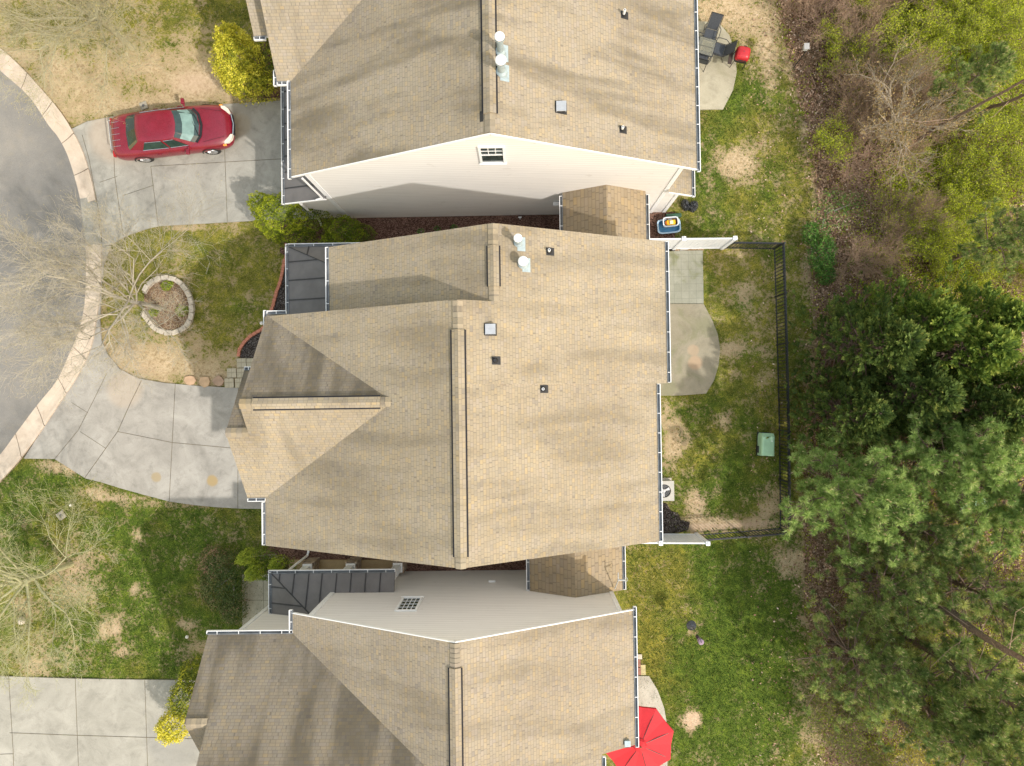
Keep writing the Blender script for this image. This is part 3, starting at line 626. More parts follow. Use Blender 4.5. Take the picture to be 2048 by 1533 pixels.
w_ = MB(); w_.box((-8.85, -2.95, 0), (-8.2, .7, 5.9), 0); w_.box((-8.2, -3, 0), (-7, 2.55, 5.9), 0); w_.quad([(-8.2, -3.0, 5.9), (-8.2, -.1, 8.15), (-8.2, 2.55, 5.9)][::-1], 0); w_.quad([(-8.85, -2.9, 5.9), (-8.85, -1.0, 7.5), (-8.85, .7, 6.1)][::-1], 0); w_.build('wall', M_SID, HM)
# porch roof, charcoal standing seam
pm = MB(); zl = 2.9; A, B, C_, D = (-8.78, 2.4, zl), (-8.78, 5.78, zl), (-6.05, 4.5, 3.75), (-6.05, 2.4, 3.75); E_ = (-6.05, 5.78, zl)
slab(pm, [A, B, C_, D], .1); slab(pm, [B, E_, C_], .1)
hip = lambda t: Vector(B).lerp(Vector(C_), t)
seams(pm, B, C_)
for y in (2.95, 3.75, 4.5):
    seams(pm, (-8.78, y, zl), (-6.05, y, 3.75))
seams(pm, (-8.78, 5.2, zl), hip(.45))
for x, t_ in ((-8.0, .285), (-7.1, .615)): seams(pm, (x, 5.78, zl), hip(t_))
pr = pm.build('porch_roof', [M_METAL, M_SEAM], HM)
gutter('gutter', (-8.78, 2.7, zl), (-8.78, 5.9, zl), (-1, 0), pr); gutter('gutter', (-8.9, 5.78, zl), (-6.0, 5.78, zl), (0, 1), pr)
for y in (5.4, 4.0):
    q = MB(); q.box((-8.6, y-.08, 0), (-8.44, y+.08, 2.8), 0); q.build('porch_post', M_WHITE, HM)
# roof fittings
zE = lambda x, y: zn(x)
for (bx, by, r, h) in ((1036, 487, .085, .75), (1046, 529, .10, .55)):
    p_ = on_slope(bx, by, zE); fl = flue(p_, h, r, roof)
    w_ = .22; flashing([(p_.x-.02, p_.y-.22, zn(p_.x-.02)), (p_.x+w_, p_.y-.22, zn(p_.x+w_)), (p_.x+w_, p_.y+.20, zn(p_.x+w_)), (p_.x-.02, p_.y+.20, zn(p_.x-.02))], fl)
box_vent(on_slope(981, 659, zE), zE, roof, .15)
pipe_boot(on_slope(1098, 503, zE), zE, roof); pipe_boot(on_slope(990, 721, zE), zE, roof, .2, False); pipe_boot(on_slope(1086, 778, lambda x, y: ze(x)), lambda x, y: ze(x), roof, .12)

# ---- top house
HT = empty('house', (0, 9, 0), 0, 'upper townhouse with pale gable wall and one small window facing the mulch strip', 'house', 'row of tan-roofed townhouses')
HT.location = (0, 0, 0)
mb = MB(); kw = 3.6/6.84; ke = 3.6/6.74; fwt = lambda x, y: 6+(x+7.64)*kw; fet = lambda x, y: 6+(5.94-x)*ke
gable_y(mb, -7.64, -.80, 5.94, 6, 9.6, 6, 7.48, 24)
slab(mb, [(-8.1, 10.7, 6), (-2.5, 10.7, 6), (-2.5, 13.85, 8.4), (-8.1, 13.85, 8.4)]); slab(mb, [(-8.1, 13.85, 8.4), (-2.5, 13.85, 8.4), (-2.5, 17, 6), (-8.1, 17, 6)])
slab(mb, [(-8.8, 12.15, 6.2), (-7.9, 12.15, 6.2), (-7.9, 14.1, 7.72), (-8.8, 14.1, 7.72)]); slab(mb, [(-8.8, 14.1, 7.72), (-7.9, 14.1, 7.72), (-7.9, 17, 6), (-8.8, 17, 6)])
rt = mb.build('roof', [M_SH_T, M_WHITE], HT)
ridge_vent((-.80, 8.05, 9.6), (-.80, 16, 9.6), rt, .37, M_SH_T); cap_row((-.8, 7.5, 9.605), (-.8, 8.05, 9.605), rt, M_SH_T)
for a_, b_, s_ in (((5.94, 7.4, 6), (5.94, 20, 6), (1, 0)), ((-7.64, 7.4, 6), (-7.64, 10.72, 6), (-1, 0)), ((-8.1, 10.7, 6), (-7.76, 10.7, 6), (0, -1)), ((-8.8, 12.15, 6.2), (-8.4, 12.15, 6.2), (0, -1))):
    gutter('gutter', a_, b_, s_, rt)
gutter('gutter', (-8.1, 10.56, 6.0), (-8.1, 11.1, 6.0), (-1, 0), rt)
rake_trim((-7.66, 7.48, 6.0), (-.8, 7.48, 9.6), rt, -.012); rake_trim((5.96, 7.48, 6.0), (-.8, 7.48, 9.6), rt, -.012)
walls(HT, [(-7.2, 0), (5.5, 0), (5.5, 6.03), (-.8, 9.42), (-7.2, 6.06)], 7.58, 19)
walls(HT, [(-8.5, 0), (-7.15, 0), (-7.15, 3.3), (-8.5, 2.85)], 7.60, 15); walls(HT, [(5.45, 0), (6.05, 0), (6.05, 2.95), (5.45, 3.3)], 7.60, 9.3)
walls(HT, [(-7.9, 2.9), (-7.0, 2.9), (-7.0, 5.9), (-7.9, 5.9)], 10.9, 16)
# corner boards
for x0, x1, z1, yy in ((-7.235, -7.07, 5.95, 7.55), (5.38, 5.53, 5.95, 7.55), (-8.535, -8.39, 2.8, 7.57), (5.95, 6.085, 2.9, 7.57)):
    q = MB(); q.box((x0, yy, 0.05), (x1, yy+.16, z1), 0); q.build('corner_board', M_WHITE, HT)
pm = MB(); slab(pm, [(-8.9, 7.45, 2.9), (-7.2, 7.45, 3.45), (-7.2, 16, 3.45), (-8.9, 16, 2.9)], .1)
for i in range(13): seams(pm, (-8.9, 8.0+i*.62, 2.9), (-7.2, 8.0+i*.62, 3.45))
pr = pm.build('porch_roof', [M_METAL, M_SEAM], HT); gutter('gutter', (-8.9, 7.4, 2.9), (-8.9, 16, 2.9), (-1, 0), pr)
rake_trim((-8.95, 7.44, 2.9), (-7.2, 7.44, 3.45), pr, -.012)
pm = MB(); slab(pm, [(5.5, 7.45, 3.5), (6.5, 7.45, 2.95), (6.5, 9.4, 2.95), (5.5, 9.4, 3.5)], .1)
pr2 = pm.build('porch_roof', [M_SH_T, M_WHITE], HT); gutter('gutter', (6.5, 7.4, 2.95), (6.5, 9.4, 2.95), (1, 0), pr2); rake_trim((5.52, 7.45, 3.48), (6.56, 7.45, 2.93), pr2, -.012)
# side wing between the houses
def wing(parent, xw, xr, xe, y0, y1, ze_, zr_, mat, ends):
    mb = MB(); gable_y(mb, xw, xr, xe, ze_, zr_, ze_, y0, y1); w = mb.build('wing_roof', [mat, M_WHITE], parent)
    gutter('gutter', (xw, ends[0], ze_), (xw, ends[1], ze_), (-1, 0), w); gutter('gutter', (xe, ends[0], ze_), (xe, ends[1], ze_), (1, 0), w)
    walls(parent, [(xw+.25, 0), (xe-.25, 0), (xe-.25, ze_-.1), (xr, zr_-.2), (xw+.25, ze_-.1)], y0+.05, y1-.05, 'wing_wall'); return w
M_SH_W = shingle_mat('shingle_wing', 0.25, 2.0, (.96, .90, .80), .15, .3)
wing(HT, 1.62, 3.15, 4.72, 5.15, 7.58, 3.2, 4.1, M_SH_W, (5.2, 7.45))
yw = 7.575
wp = [on_y(961, 325, yw), on_y(1012, 325, yw), on_y(1012, 292, yw), on_y(961, 292, yw)]
xm0, xm1 = wp[0].x, wp[1].x; window([(xm0, yw, wp[0].z), (xm1, yw, wp[0].z), (xm1, yw, wp[3].z), (xm0, yw, wp[3].z)], (0, -1, 0), HT, 3, 2, True)
fEt = lambda x, y: fet(x, y)
for (bx, by, r, h) in ((1001, 106, .095, .95), (1003, 146, .105, .8)):
    p_ = on_slope(bx, by, fEt); fl = flue(p_, h, r, rt); w_ = .22
    flashing([(p_.x-.04, p_.y-.22, fEt(p_.x-.04, 0)), (p_.x+w_, p_.y-.22, fEt(p_.x+w_, 0)), (p_.x+w_, p_.y+.26, fEt(p_.x+w_, 0)), (p_.x-.04, p_.y+.26, fEt(p_.x-.04, 0))], fl)
box_vent(on_slope(1122, 216, fEt), fEt, rt, .15); pipe_boot(on_slope(1247, 30, fEt), fEt, rt, .3); pipe_boot(on_slope(1244, 259, fEt), fEt, rt, .22)
p_ = on_slope(963, 233, fwt); flashing([(p_.x-.05, p_.y-.15, fwt(p_.x-.05, 0)), (p_.x+.05, p_.y-.15, fwt(p_.x+.05, 0)), (p_.x+.05, p_.y+.15, fwt(p_.x+.05, 0)), (p_.x-.05, p_.y+.15, fwt(p_.x-.05, 0))], rt, M_RUBBER)
# dryer hood on wall
q = MB(); c_ = on_y(1112, 405, 7.55); q.box((c_.x-.12, 7.42, c_.z-.08), (c_.x+.12, 7.57, c_.z+.08), 0); q.build('wall_vent', M_WHITE, HT, bevel=.02)
# downspout at the south-west corner
q = MB(); q.tube((-8.4, 7.50, .1), (-8.4, 7.50, 2.85), .04, n=8); q.tube((-8.4, 7.5, .12), (-8.3, 7.25, .06), .04, n=8); q.build('downspout', M_WHITE, HT)
q = MB(); q.tube((-7.3, 7.44, 3.5), (-7.3, 7.44, 5.9), .035, n=8); q.tube((-7.3, 7.44, 3.55), (-7.55, 7.4, 3.45), .035, n=8); q.build('downspout', M_WHITE, HT)

# ---- bottom house
HB = empty('house', (0, 0, 0), 0, 'lower townhouse beside the red parasol, with pillared charcoal porch and gridded wall window', 'house', 'row of tan-roofed townhouses')
mb = MB(); kb = 2.95/5.67; fwb = lambda x, y: 6+(x+7.72)*kb; feb = lambda x, y: 6+(3.56-x)*(2.95/5.61)
slab(mb, [(-7.72, -18, 6), (-2.05, -18, 8.95), (-2.05, -7.12, 8.95), (-7.72, -7.12, 6)])
slab(mb, [(-2.05, -11.52, 8.95), (3.56, -11.52, 6), (3.56, -7.12, 6), (-2.05, -7.12, 8.95)])
slab(mb, [(-2.05, -18, 8.95), (2.4, -18, feb(2.4, 0)), (2.4, -11.52, feb(2.4, 0)), (-2.05, -11.52, 8.95)])
PB = .78; zr1 = 6+PB*(11.4-7.78)
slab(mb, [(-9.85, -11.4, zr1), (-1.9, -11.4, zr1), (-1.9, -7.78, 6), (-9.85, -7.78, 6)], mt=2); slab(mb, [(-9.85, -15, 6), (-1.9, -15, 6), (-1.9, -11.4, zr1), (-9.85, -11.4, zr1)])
yr2 = -7.78-1.7/PB
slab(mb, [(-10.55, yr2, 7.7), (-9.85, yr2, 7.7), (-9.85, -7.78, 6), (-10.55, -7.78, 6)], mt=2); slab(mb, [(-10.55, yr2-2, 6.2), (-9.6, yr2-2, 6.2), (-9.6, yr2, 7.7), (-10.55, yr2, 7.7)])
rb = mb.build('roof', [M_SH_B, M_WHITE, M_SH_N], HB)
ridge_vent((-2.05, -7.85, 8.95), (-2.05, -11.2, 8.95), rb, .34, M_SH_B); cap_row((-2.05, -7.14, 8.955), (-2.05, -7.85, 8.955), rb, M_SH_B); cap_row((-2.05, -11.2, 8.955), (-2.05, -13, 8.955), rb, M_SH_B)
cap_row((-10.5, yr2, 7.705), (-9.86, yr2, 7.705), rb, M_SH_B)
for a_, b_, s_ in (((3.56, -11.6, 6), (3.56, -7.0, 6), (1, 0)), ((-10.6, -7.78, 6), (-7.72, -7.78, 6), (0, 1)), ((-7.72, -7.78, 6), (-7.72, -7.0, 6), (-1, 0)), ((2.4, -16, feb(2.4, 0)), (2.4, -11.6, feb(2.4, 0)), (1, 0))):
    gutter('gutter', a_, b_, s_, rb)
rake_trim((-7.74, -7.12, 6.0), (-2.05, -7.12, 8.95), rb, .012); rake_trim((3.58, -7.12, 6.0), (-2.05, -7.12, 8.95), rb, .012)
walls(HB, [(-7.2, 0), (3.2, 0), (3.2, 6.02), (-2.05, 8.78), (-7.2, 6.1)], -11.4, -7.22)
walls(HB, [(-7.2, 0), (2.1, 0), (2.1, 6.5), (-2.05, 8.7), (-7.2, 6.0)], -17, -11.41)
walls(HB, [(-10.0, 0), (-7.0, 0), (-7.0, 5.9), (-10.0, 5.9)], -14, -8.05)
for x0, x1, z1, yy in ((-7.235, -7.07, 5.95, -7.2), (3.09, 3.235, 5.95, -7.2), (-10.035, -9.88, 5.9, -8.03)):
    q = MB(); q.box((x0, yy-.16, .05), (x1, yy+.004, z1), 0); q.build('corner_board', M_WHITE, HB)
pm = MB(); zl = 2.9; cN = (-9.52, -6.55, zl); kW, kN = .36, .43
hx = lambda s: (-9.52+s, -6.55-s*kW/kN, zl+s*kW)
sN = .67/(kW/kN); sW = 2.32
zs = zl+.67*kN
slab(pm, [cN, (-4.86, -6.55, zl), (-4.86, -7.22, zs), (-7.15, -7.22, zs), (-7.15, -8.0, zl+1.45*kN-.02), hx(1.73)], .1)
slab(pm, [cN, hx(1.73), (-7.75, -8.3, zl+1.77*kW), (-9.52, -8.3, zl)], .1)
seams(pm, cN, hx(1.8))
for i, x in enumerate([-9.2, -8.65, -8.1, -7.6, -7.05, -6.5, -5.95, -5.4]):
    s = x+9.52; e = (x, -6.55-min(s*kW/kN, .66 if x > -7.15 else 1.4), 0); seams(pm, (x, -6.56, zl), (x, e[1], zl+(-6.55-e[1])*kN))
for y in (-7.05, -7.65):
    s = (-6.55-y)*kN/kW; seams(pm, (-9.52, y, zl), (-9.52+s, y, zl+s*kW))
prb = pm.build('porch_roof', [M_METAL, M_SEAM], HB)
gutter('gutter', (-9.64, -6.55, zl), (-4.86, -6.55, zl), (0, 1), prb); gutter('gutter', (-9.52, -8.3, zl), (-9.52, -6.5, zl), (-1, 0), prb)
M_STONE = NT('stacked_stone', .9, .3); _p = M_STONE.obj(); _v = M_STONE.voro(M_STONE.scale(_p, (1, 1, 2.2)), 7)
M_STONE.bump(_v.outputs['Distance'], 1, .04); M_STONE = M_STONE.out(M_STONE.ramp(M_STONE.white(_v.outputs['Position']), [(0, (.12, .09, .07)), (.5, (.28, .21, .15)), (1, (.42, .36, .29))]))
for bx in (-8.75, -7.0, -5.1):
    po = MB(); po.box((bx-.14, -6.98, 1.0), (bx+.14, -6.70, 2.85), 0); po.box((bx-.19, -7.03, .93), (bx+.19, -6.65, 1.03), 0); po.box((bx-.19, -7.03, 2.62), (bx+.19, -6.65, 2.74), 0)
    p_ = po.build('porch_post', M_WHITE, HB, bevel=.012)
    s_ = MB(); s_.box((bx-.24, -7.08, .0), (bx+.24, -6.60, .93), 0); s_.build('stone_base', M_STONE, p_, bevel=.02)
q = MB(); q.tube((-9.1, -6.62, 2.8), (-9.0, -6.5, 1.6), .045, n=8); q.tube((-9.0, -6.5, 1.6), (-9.0, -6.5, .15), .045, n=8); q.tube((-9.0, -6.5, .15), (-8.95, -6.2, .06), .045, n=8); q.build('downspout', M_WHITE, HB)
wing(HB, .19, 1.80, 3.62, -7.22, -4.75, 3.2, 4.12, M_SH_W, (-7.2, -5.1))
yw = -7.215; a1, b1 = on_y(789, 1223, yw), on_y(833, 1223, yw); c1 = on_y(844, 1196, yw)
window([(b1.x, yw, c1.z), (a1.x, yw, c1.z), (a1.x, yw, a1.z), (b1.x, yw, a1.z)], (0, 1, 0), HB, 4, 4)
q = MB(); c_ = on_y(984, 1164, yw); q.box((c_.x-.13, yw, c_.z-.06), (c_.x+.13, yw+.07, c_.z+.06), 0); q.build('wall_vent', M_WHITE, HB, bevel=.01)
p_ = on_slope(1254, 1484, feb); q = MB(); q.box((p_.x-.08, p_.y-.08, p_.z-.05), (p_.x+.08, p_.y+.08, p_.z+.12), 0); q.box((p_.x-.1, p_.y-.1, p_.z+.12), (p_.x+.1, p_.y+.1, p_.z+.14), 0); q.build('box_vent', M_GALV, rb, bevel=.01)
# aerial bracket on the wing
q = MB(); w0 = Vector((3.3, -7.1, 3.45)); q.tube(w0, (3.34, -6.6, 4.15), .022, n=8); q.tube((3.34, -6.62, 4.1), (3.62, -6.62, 4.1), .03, n=8); q.tube((3.34, -6.62, 4.1), (3.34, -6.35, 4.1), .02, n=8)
for i in range(10):
    a = 2*math.pi*i/10; b = 2*math.pi*(i+1)/10; q.tube((3.62+.07*math.cos(a), -6.62+.07*math.sin(a), 4.02), (3.62+.07*math.cos(b), -6.62+.07*math.sin(b), 4.02), .01, n=5)
q.build('dish_bracket', plain('grey_steel', (.35, .37, .38), .5), HB)

# ------------------------------------------------------------------ vegetation builders
def leaf_mat(name, stops, rough=.65, trans=.0):
    t = NT(name, rough, .25); a = t.attr('rnd').outputs['Fac']; c = t.ramp(a, stops)
    if trans:
        t.b.inputs['Transmission Weight'].default_value = 0
        tr = t.n.new('ShaderNodeBsdfTranslucent'); t._set(tr.inputs[0], c); mx = t.n.new('ShaderNodeMixShader'); mx.inputs[0].default_value = trans
        o = t.n['Material Output']; t.l.new(t.b.outputs[0], mx.inputs[1]); t.l.new(tr.outputs[0], mx.inputs[2]); t.l.new(mx.outputs[0], o.inputs[0])
    return t.out(c)
M_BARK = plain('grey_bark', (.36, .335, .29), .95, var=.3, sc=20)
M_TWIG = plain('pale_twig', (.42, .38, .30), .95, var=.25, sc=8)
M_TWIGB = plain('brown_twig', (.35, .245, .18), .95, var=.3, sc=8)
M_PBARK = plain('pine_bark', (.17, .12, .095), .95, var=.45, sc=14)
L_GOLD = leaf_mat('golden_foliage', [(0, (.12, .16, .02)), (.35, (.32, .34, .03)), (.7, (.60, .56, .045)), (1, (.80, .72, .10))], .6, .25)
L_LIME = leaf_mat('lime_foliage', [(0, (.07, .13, .012)), (.4, (.16, .24, .02)), (.75, (.27, .34, .03)), (1, (.38, .44, .05))], .6, .25)
L_ARB = leaf_mat('arborvitae_foliage', [(0, (.04, .075, .01)), (.4, (.14, .20, .012)), (.75, (.30, .36, .015)), (1, (.44, .47, .03))], .6, .2)
L_DARK = leaf_mat('dark_shrub_foliage', [(0, (0.039, 0.065, 0.019)), (.4, (0.085, 0.130, 0.036)), (.7, (0.156, 0.182, 0.058)), (1, (0.390, 0.234, 0.156))], .7, .15)
L_CEDAR = leaf_mat('cedar_foliage', [(0, (0.042, 0.071, 0.021)), (.4, (0.101, 0.161, 0.037)), (.7, (0.186, 0.250, 0.059)), (1, (0.338, 0.344, 0.085))], .6, .35)
L_CEDARY = leaf_mat('cedar_foliage_yellowish', [(0, (0.054, 0.108, 0.024)), (.4, (0.135, 0.216, 0.038)), (.75, (0.284, 0.365, 0.061)), (1, (0.513, 0.540, 0.135))], .6, .35)
L_PINE = leaf_mat('pine_needles', [(0, (0.130, 0.208, 0.058)), (.4, (0.273, 0.403, 0.111)), (.75, (0.442, 0.585, 0.182)), (1, (0.676, 0.754, 0.338))], .55, .42)
L_PINED = leaf_mat('pine_needles_blue', [(0, (0.115, 0.176, 0.056)), (.4, (0.230, 0.324, 0.100)), (.75, (0.374, 0.473, 0.138)), (1, (0.604, 0.621, 0.225))], .55, .42)
L_CANDLE = leaf_mat('pine_candle', [(0, (.55, .42, .2)), (1, (.75, .66, .4))])
L_BUD = leaf_mat('spring_buds', [(0, (.30, .27, .10)), (.5, (.42, .38, .16)), (1, (.52, .42, .22))])
L_FRESH = leaf_mat('fresh_undergrowth', [(0, (0.155, 0.206, 0.019)), (.4, (0.347, 0.426, 0.025)), (.75, (0.567, 0.644, 0.044)), (1, (0.747, 0.773, 0.127))], .6, .5)
L_GREEN = leaf_mat('green_shrub', [(0, (.04, .10, .02)), (.4, (.08, .19, .035)), (.75, (.14, .28, .05)), (1, (.22, .36, .08))], .6, .3)
L_TAWNY = leaf_mat('tawny_leaves', [(0, (.22, .14, .05)), (.5, (.36, .26, .09)), (1, (.5, .38, .18))], .7, .2)

def frames(n, rng, bias=None):
    """random orthonormal frames; bias pulls the normal"""
    a = rng.normal(size=(n, 3))
    if bias is not None: a += bias
    a /= np.linalg.norm(a, axis=1)[:, None]+1e-9
    b = np.cross(a, rng.normal(size=(n, 3))); b /= np.linalg.norm(b, axis=1)[:, None]+1e-9
    return a, b, np.cross(a, b)
def leaf_quads(C, size, rng, bias=None, asp=.55):
    n = len(C); a, b, c = frames(n, rng, bias); s = size*rng.uniform(.6, 1.3, (n, 1)); b = b*s; c = c*s*asp
    V = np.stack([C-b, C-c*.9, C+b, C+c*.9], 1).reshape(-1, 3); F = np.arange(4*n).reshape(n, 4); return V, F
def shrub(name, label, cat, base, lobes, n, size, mat, seed, mats2=None, group=None, shell=(.72, 1.04)):
    """lobes: (x,y,z,rx,ry,rz,weight,rnd offset) relative to base"""
    rng = np.random.default_rng(seed); root = empty(name, base, 0, label, cat, group); w = np.array([l[6] for l in lobes]); w = w/w.sum(); V = []; F = []; Rn = []; k = 0
    for l, ww in zip(lobes, w):
        m = int(n*ww); d = rng.normal(size=(m, 3)); d /= np.linalg.norm(d, axis=1)[:, None]; d[:, 2] = np.where(d[:, 2] < -.3, -d[:, 2], d[:, 2])
        # lumpy surface
        lump = 1+.10*np.sin(d[:, 0]*9+seed)*np.sin(d[:, 1]*8+l[0]*5)+.09*np.sin(d[:, 2]*11+d[:, 0]*5)+.07*np.sin(d[:, 1]*23+d[:, 2]*19)*np.sin(d[:, 0]*21)
        r = (rng.uniform(*shell, m)**.6*lump)[:, None]
        C = np.array(l[:3])+d*r*np.array(l[3:6]); v, f = leaf_quads(C, size, rng, d*1.6); V.append(v); F.append(f+k); k += len(v)
        Rn.append(np.clip(rng.normal(.45, .2, m)+l[7]+(lump-1)*1.6, 0, 1))
    np_mesh('foliage', np.concatenate(V), np.concatenate(F), mat, root, np.concatenate(Rn))
    mb = MB(); top = max(l[2] for l in lobes)
    for l in lobes[:5]: mb.tube((l[0]*.3, l[1]*.3, -.05), (l[0]*.9, l[1]*.9, l[2]), .04, .015, 6)
    mb.build('stem', M_BARK, root); return root

def seg_tubes(segs, n=4):
    """segs: array (m,8): p0(3) p1(3) r0 r1"""
    S = np.array(segs); m = len(S); d = S[:, 3:6]-S[:, :3]; d /= np.linalg.norm(d, axis=1)[:, None]+1e-9
    u = np.where(np.abs(d[:, 2:3]) < .9, np.array([[0, 0, 1.]]), np.array([[1., 0, 0]])); y = np.cross(u, d); y /= np.linalg.norm(y, axis=1)[:, None]; z = np.cross(d, y)
    V = np.zeros((m, 2*n, 3)); 
    for i in range(n):
        a = 2*math.pi*i/n; o = y*math.cos(a)+z*math.sin(a); V[:, i] = S[:, :3]+o*S[:, 6:7]; V[:, n+i] = S[:, 3:6]+o*S[:, 7:8]
    F = np.array([(i, (i+1) % n, n+(i+1) % n, n+i) for i in range(n)])
    F = (F[None]+(np.arange(m)*2*n)[:, None, None]).reshape(-1, 4); return V.reshape(-1, 3), F
def join_mesh(name, V, F, mat, v, f, mat2, parent, rn):
    o = np_mesh(name, np.concatenate([V, v]), np.concatenate([F, f+len(V)]), [mat, mat2], parent, np.concatenate([np.full(len(F), .3), rn]))
    o.data.polygons.foreach_set('material_index', np.concatenate([np.zeros(len(F), np.int32), np.ones(len(f), np.int32)])); return o
def grow(rng, p, d, L, r, depth, segs, tips, spread=.6, up=.12, kids=(2, 4), shrink=.66):
    k = 3 if depth > 0 else 2; q = p
    for i in range(k):
        d = d+rng.normal(size=3)*.13+np.array([0, 0, up*.35]); d /= np.linalg.norm(d); e = q+d*L/k
        r1 = r*(1-.42*(i+1)/k)/(1-.42*i/k); segs.append([*q, *e, r, r1]); q = e; r = r1
        if depth > 0:
            for _ in range(rng.integers(1, 3) if i < k-1 else rng.integers(*kids)):
                s = rng.normal(size=3); s -= d*(s@d); s /= np.linalg.norm(s); nd = d*(1-spread*.55)+s*spread*rng.uniform(.6, 1.15); nd[2] += up; nd /= np.linalg.norm(nd)
                grow(rng, q, nd, L*shrink*rng.uniform(.7, 1.1), max(r*.6, .0038), depth-1, segs, tips, spread, up, kids, shrink)
    tips.append(q)
def bare_tree(name, label, base, hub_h, limbs, L, r, seed, depth=3, mat=None, buds=None, bud_size=.02, group=None, nb=6, spread=.6, up=.12, lean=(0, 0)):
    rng = np.random.default_rng(seed); root = empty(name, base, 0, label, 'tree', group); segs = []; tips = []
    hub = np.array([lean[0], lean[1], hub_h]); tr = MB(); tr.tube((0, 0, -.1), tuple(hub*.5+np.array([.03, .02, 0])), r*1.25, r*1.05, 10); tr.tube(tuple(hub*.5+np.array([.03, .02, 0])), tuple(hub), r*1.05, r*.9, 10)
    tr.build('trunk', M_BARK if mat is M_TWIG else (mat or M_BARK), root)
    for i in range(limbs):
        a = 2*math.pi*(i+rng.uniform(-.3, .3))/limbs; el = rng.uniform(.35, 1.05); d = np.array([math.cos(a)*math.cos(el), math.sin(a)*math.cos(el), math.sin(el)])
        grow(rng, hub+np.array([0, 0, rng.uniform(-.5, .3)]), d, L*rng.uniform(.8, 1.15), r*.62, depth, segs, tips, spread, up)
    V, F = seg_tubes(segs, 4 if depth < 4 else 3)
    if buds is not None:
        T = np.array(tips); C = np.concatenate([T+rng.normal(size=T.shape)*.06 for _ in range(nb)]); v, f = leaf_quads(C, bud_size, rng)
        join_mesh('crown', V, F, mat or M_TWIG, v, f, buds, root, rng.uniform(0, 1, len(f)))
    else: np_mesh('crown', V, F, mat or M_TWIG, root)
    return root
def tuft(rng, n, L, dirn, spread=1.0, wid=.009):
    """a burst of needles round direction dirn"""
    d = rng.normal(size=(n, 3)); d /= np.linalg.norm(d, axis=1)[:, None]; d = d*spread+dirn*.75; d /= np.linalg.norm(d, axis=1)[:, None]
    l = L*rng.uniform(.7, 1.1, (n, 1)); s = np.cross(d, rng.normal(size=(n, 3))); s /= np.linalg.norm(s, axis=1)[:, None]+1e-9
    base = dirn*rng.uniform(-.05, .05, (n, 1)); tip = base+d*l-np.array([0, 0, .12])*l*l*4; mid = base+d*l*.5
    return np.stack([base, mid+s*wid, tip, mid-s*wid], 1)
def pine_mesh(seed, H, rad, z0, mat, name='crown', ntuft=46, nwh=9, candle=True, dens=1.0):
    """returns a list of (mesh object makers) for trunk, limbs, needles, candles"""
    rng = np.random.default_rng(seed); segs = []; Q = []; RN = []; CD = []
    pool = [tuft(rng, ntuft, .23, np.array([0, 0, 1.])) for _ in range(6)]
    for w in range(nwh):
        f = w/(nwh-1); z = z0+(H-z0)*f; R_ = rad*(1-.78*f**1.5)*rng.uniform(.85, 1.1)*(1 if w else .8); nb = rng.integers(5, 8)
        a0 = rng.uniform(0, 6.28)
        for b in range(nb):
            a = a0+2*math.pi*b/nb+rng.uniform(-.35, .35); Lb = R_*rng.uniform(.6, 1.15); d = np.array([math.cos(a), math.sin(a), rng.uniform(.02, .3)+f*.5]); d /= np.linalg.norm(d)
            p = np.array([0, 0, z+rng.uniform(-.25, .25)]); k = 5; r = .035*(Lb/rad)+.012
            for i in range(k):
                e = p+d*Lb/k; segs.append([*p, *e, r*(1-i/k*.8), r*(1-(i+1)/k*.8)]); d = d+rng.normal(size=3)*.10+np.array([0, 0, .05]); d /= np.linalg.norm(d)
                if i >= 1:
                    for t_ in range(int(rng.integers(2, 5)*dens+.5)):
                        s = rng.normal(size=3); s -= d*(s@d); s[2] = s[2]*.4+.15; s /= np.linalg.norm(s); q = e+(s*.8+d*.5)*Lb*.20*rng.uniform(.5, 1.3)*(1.2-i/k*.5)
                        segs.append([*e, *q, .011, .007]); CD.append((q, (q-e)/np.linalg.norm(q-e)))
                p = e
            CD.append((p, d))
    CD.append((np.array([0, 0, H]), np.array([0, 0, 1.])))
    for q, d in CD:
        T = pool[rng.integers(6)]; sc = rng.uniform(.75, 1.2)
        dd = d+np.array([0, 0, .6]); dd /= np.linalg.norm(dd); u = np.cross(dd, [1, 0, .3]); u /= np.linalg.norm(u); w_ = np.cross(u, dd)
        M = np.stack([u, w_, dd], 0); Q.append(T.reshape(-1, 3)@M*sc+q); RN.append(np.clip(rng.normal(.5, .2)+rng.normal(0, .14, len(T)), 0, 1))
    V, F = seg_tubes(segs, 4); NV = np.concatenate(Q); NF = np.arange(len(NV)).reshape(-1, 4)
    C = np.array([q for q, _ in CD]); return (V, F), (NV, NF, np.concatenate(RN)), C
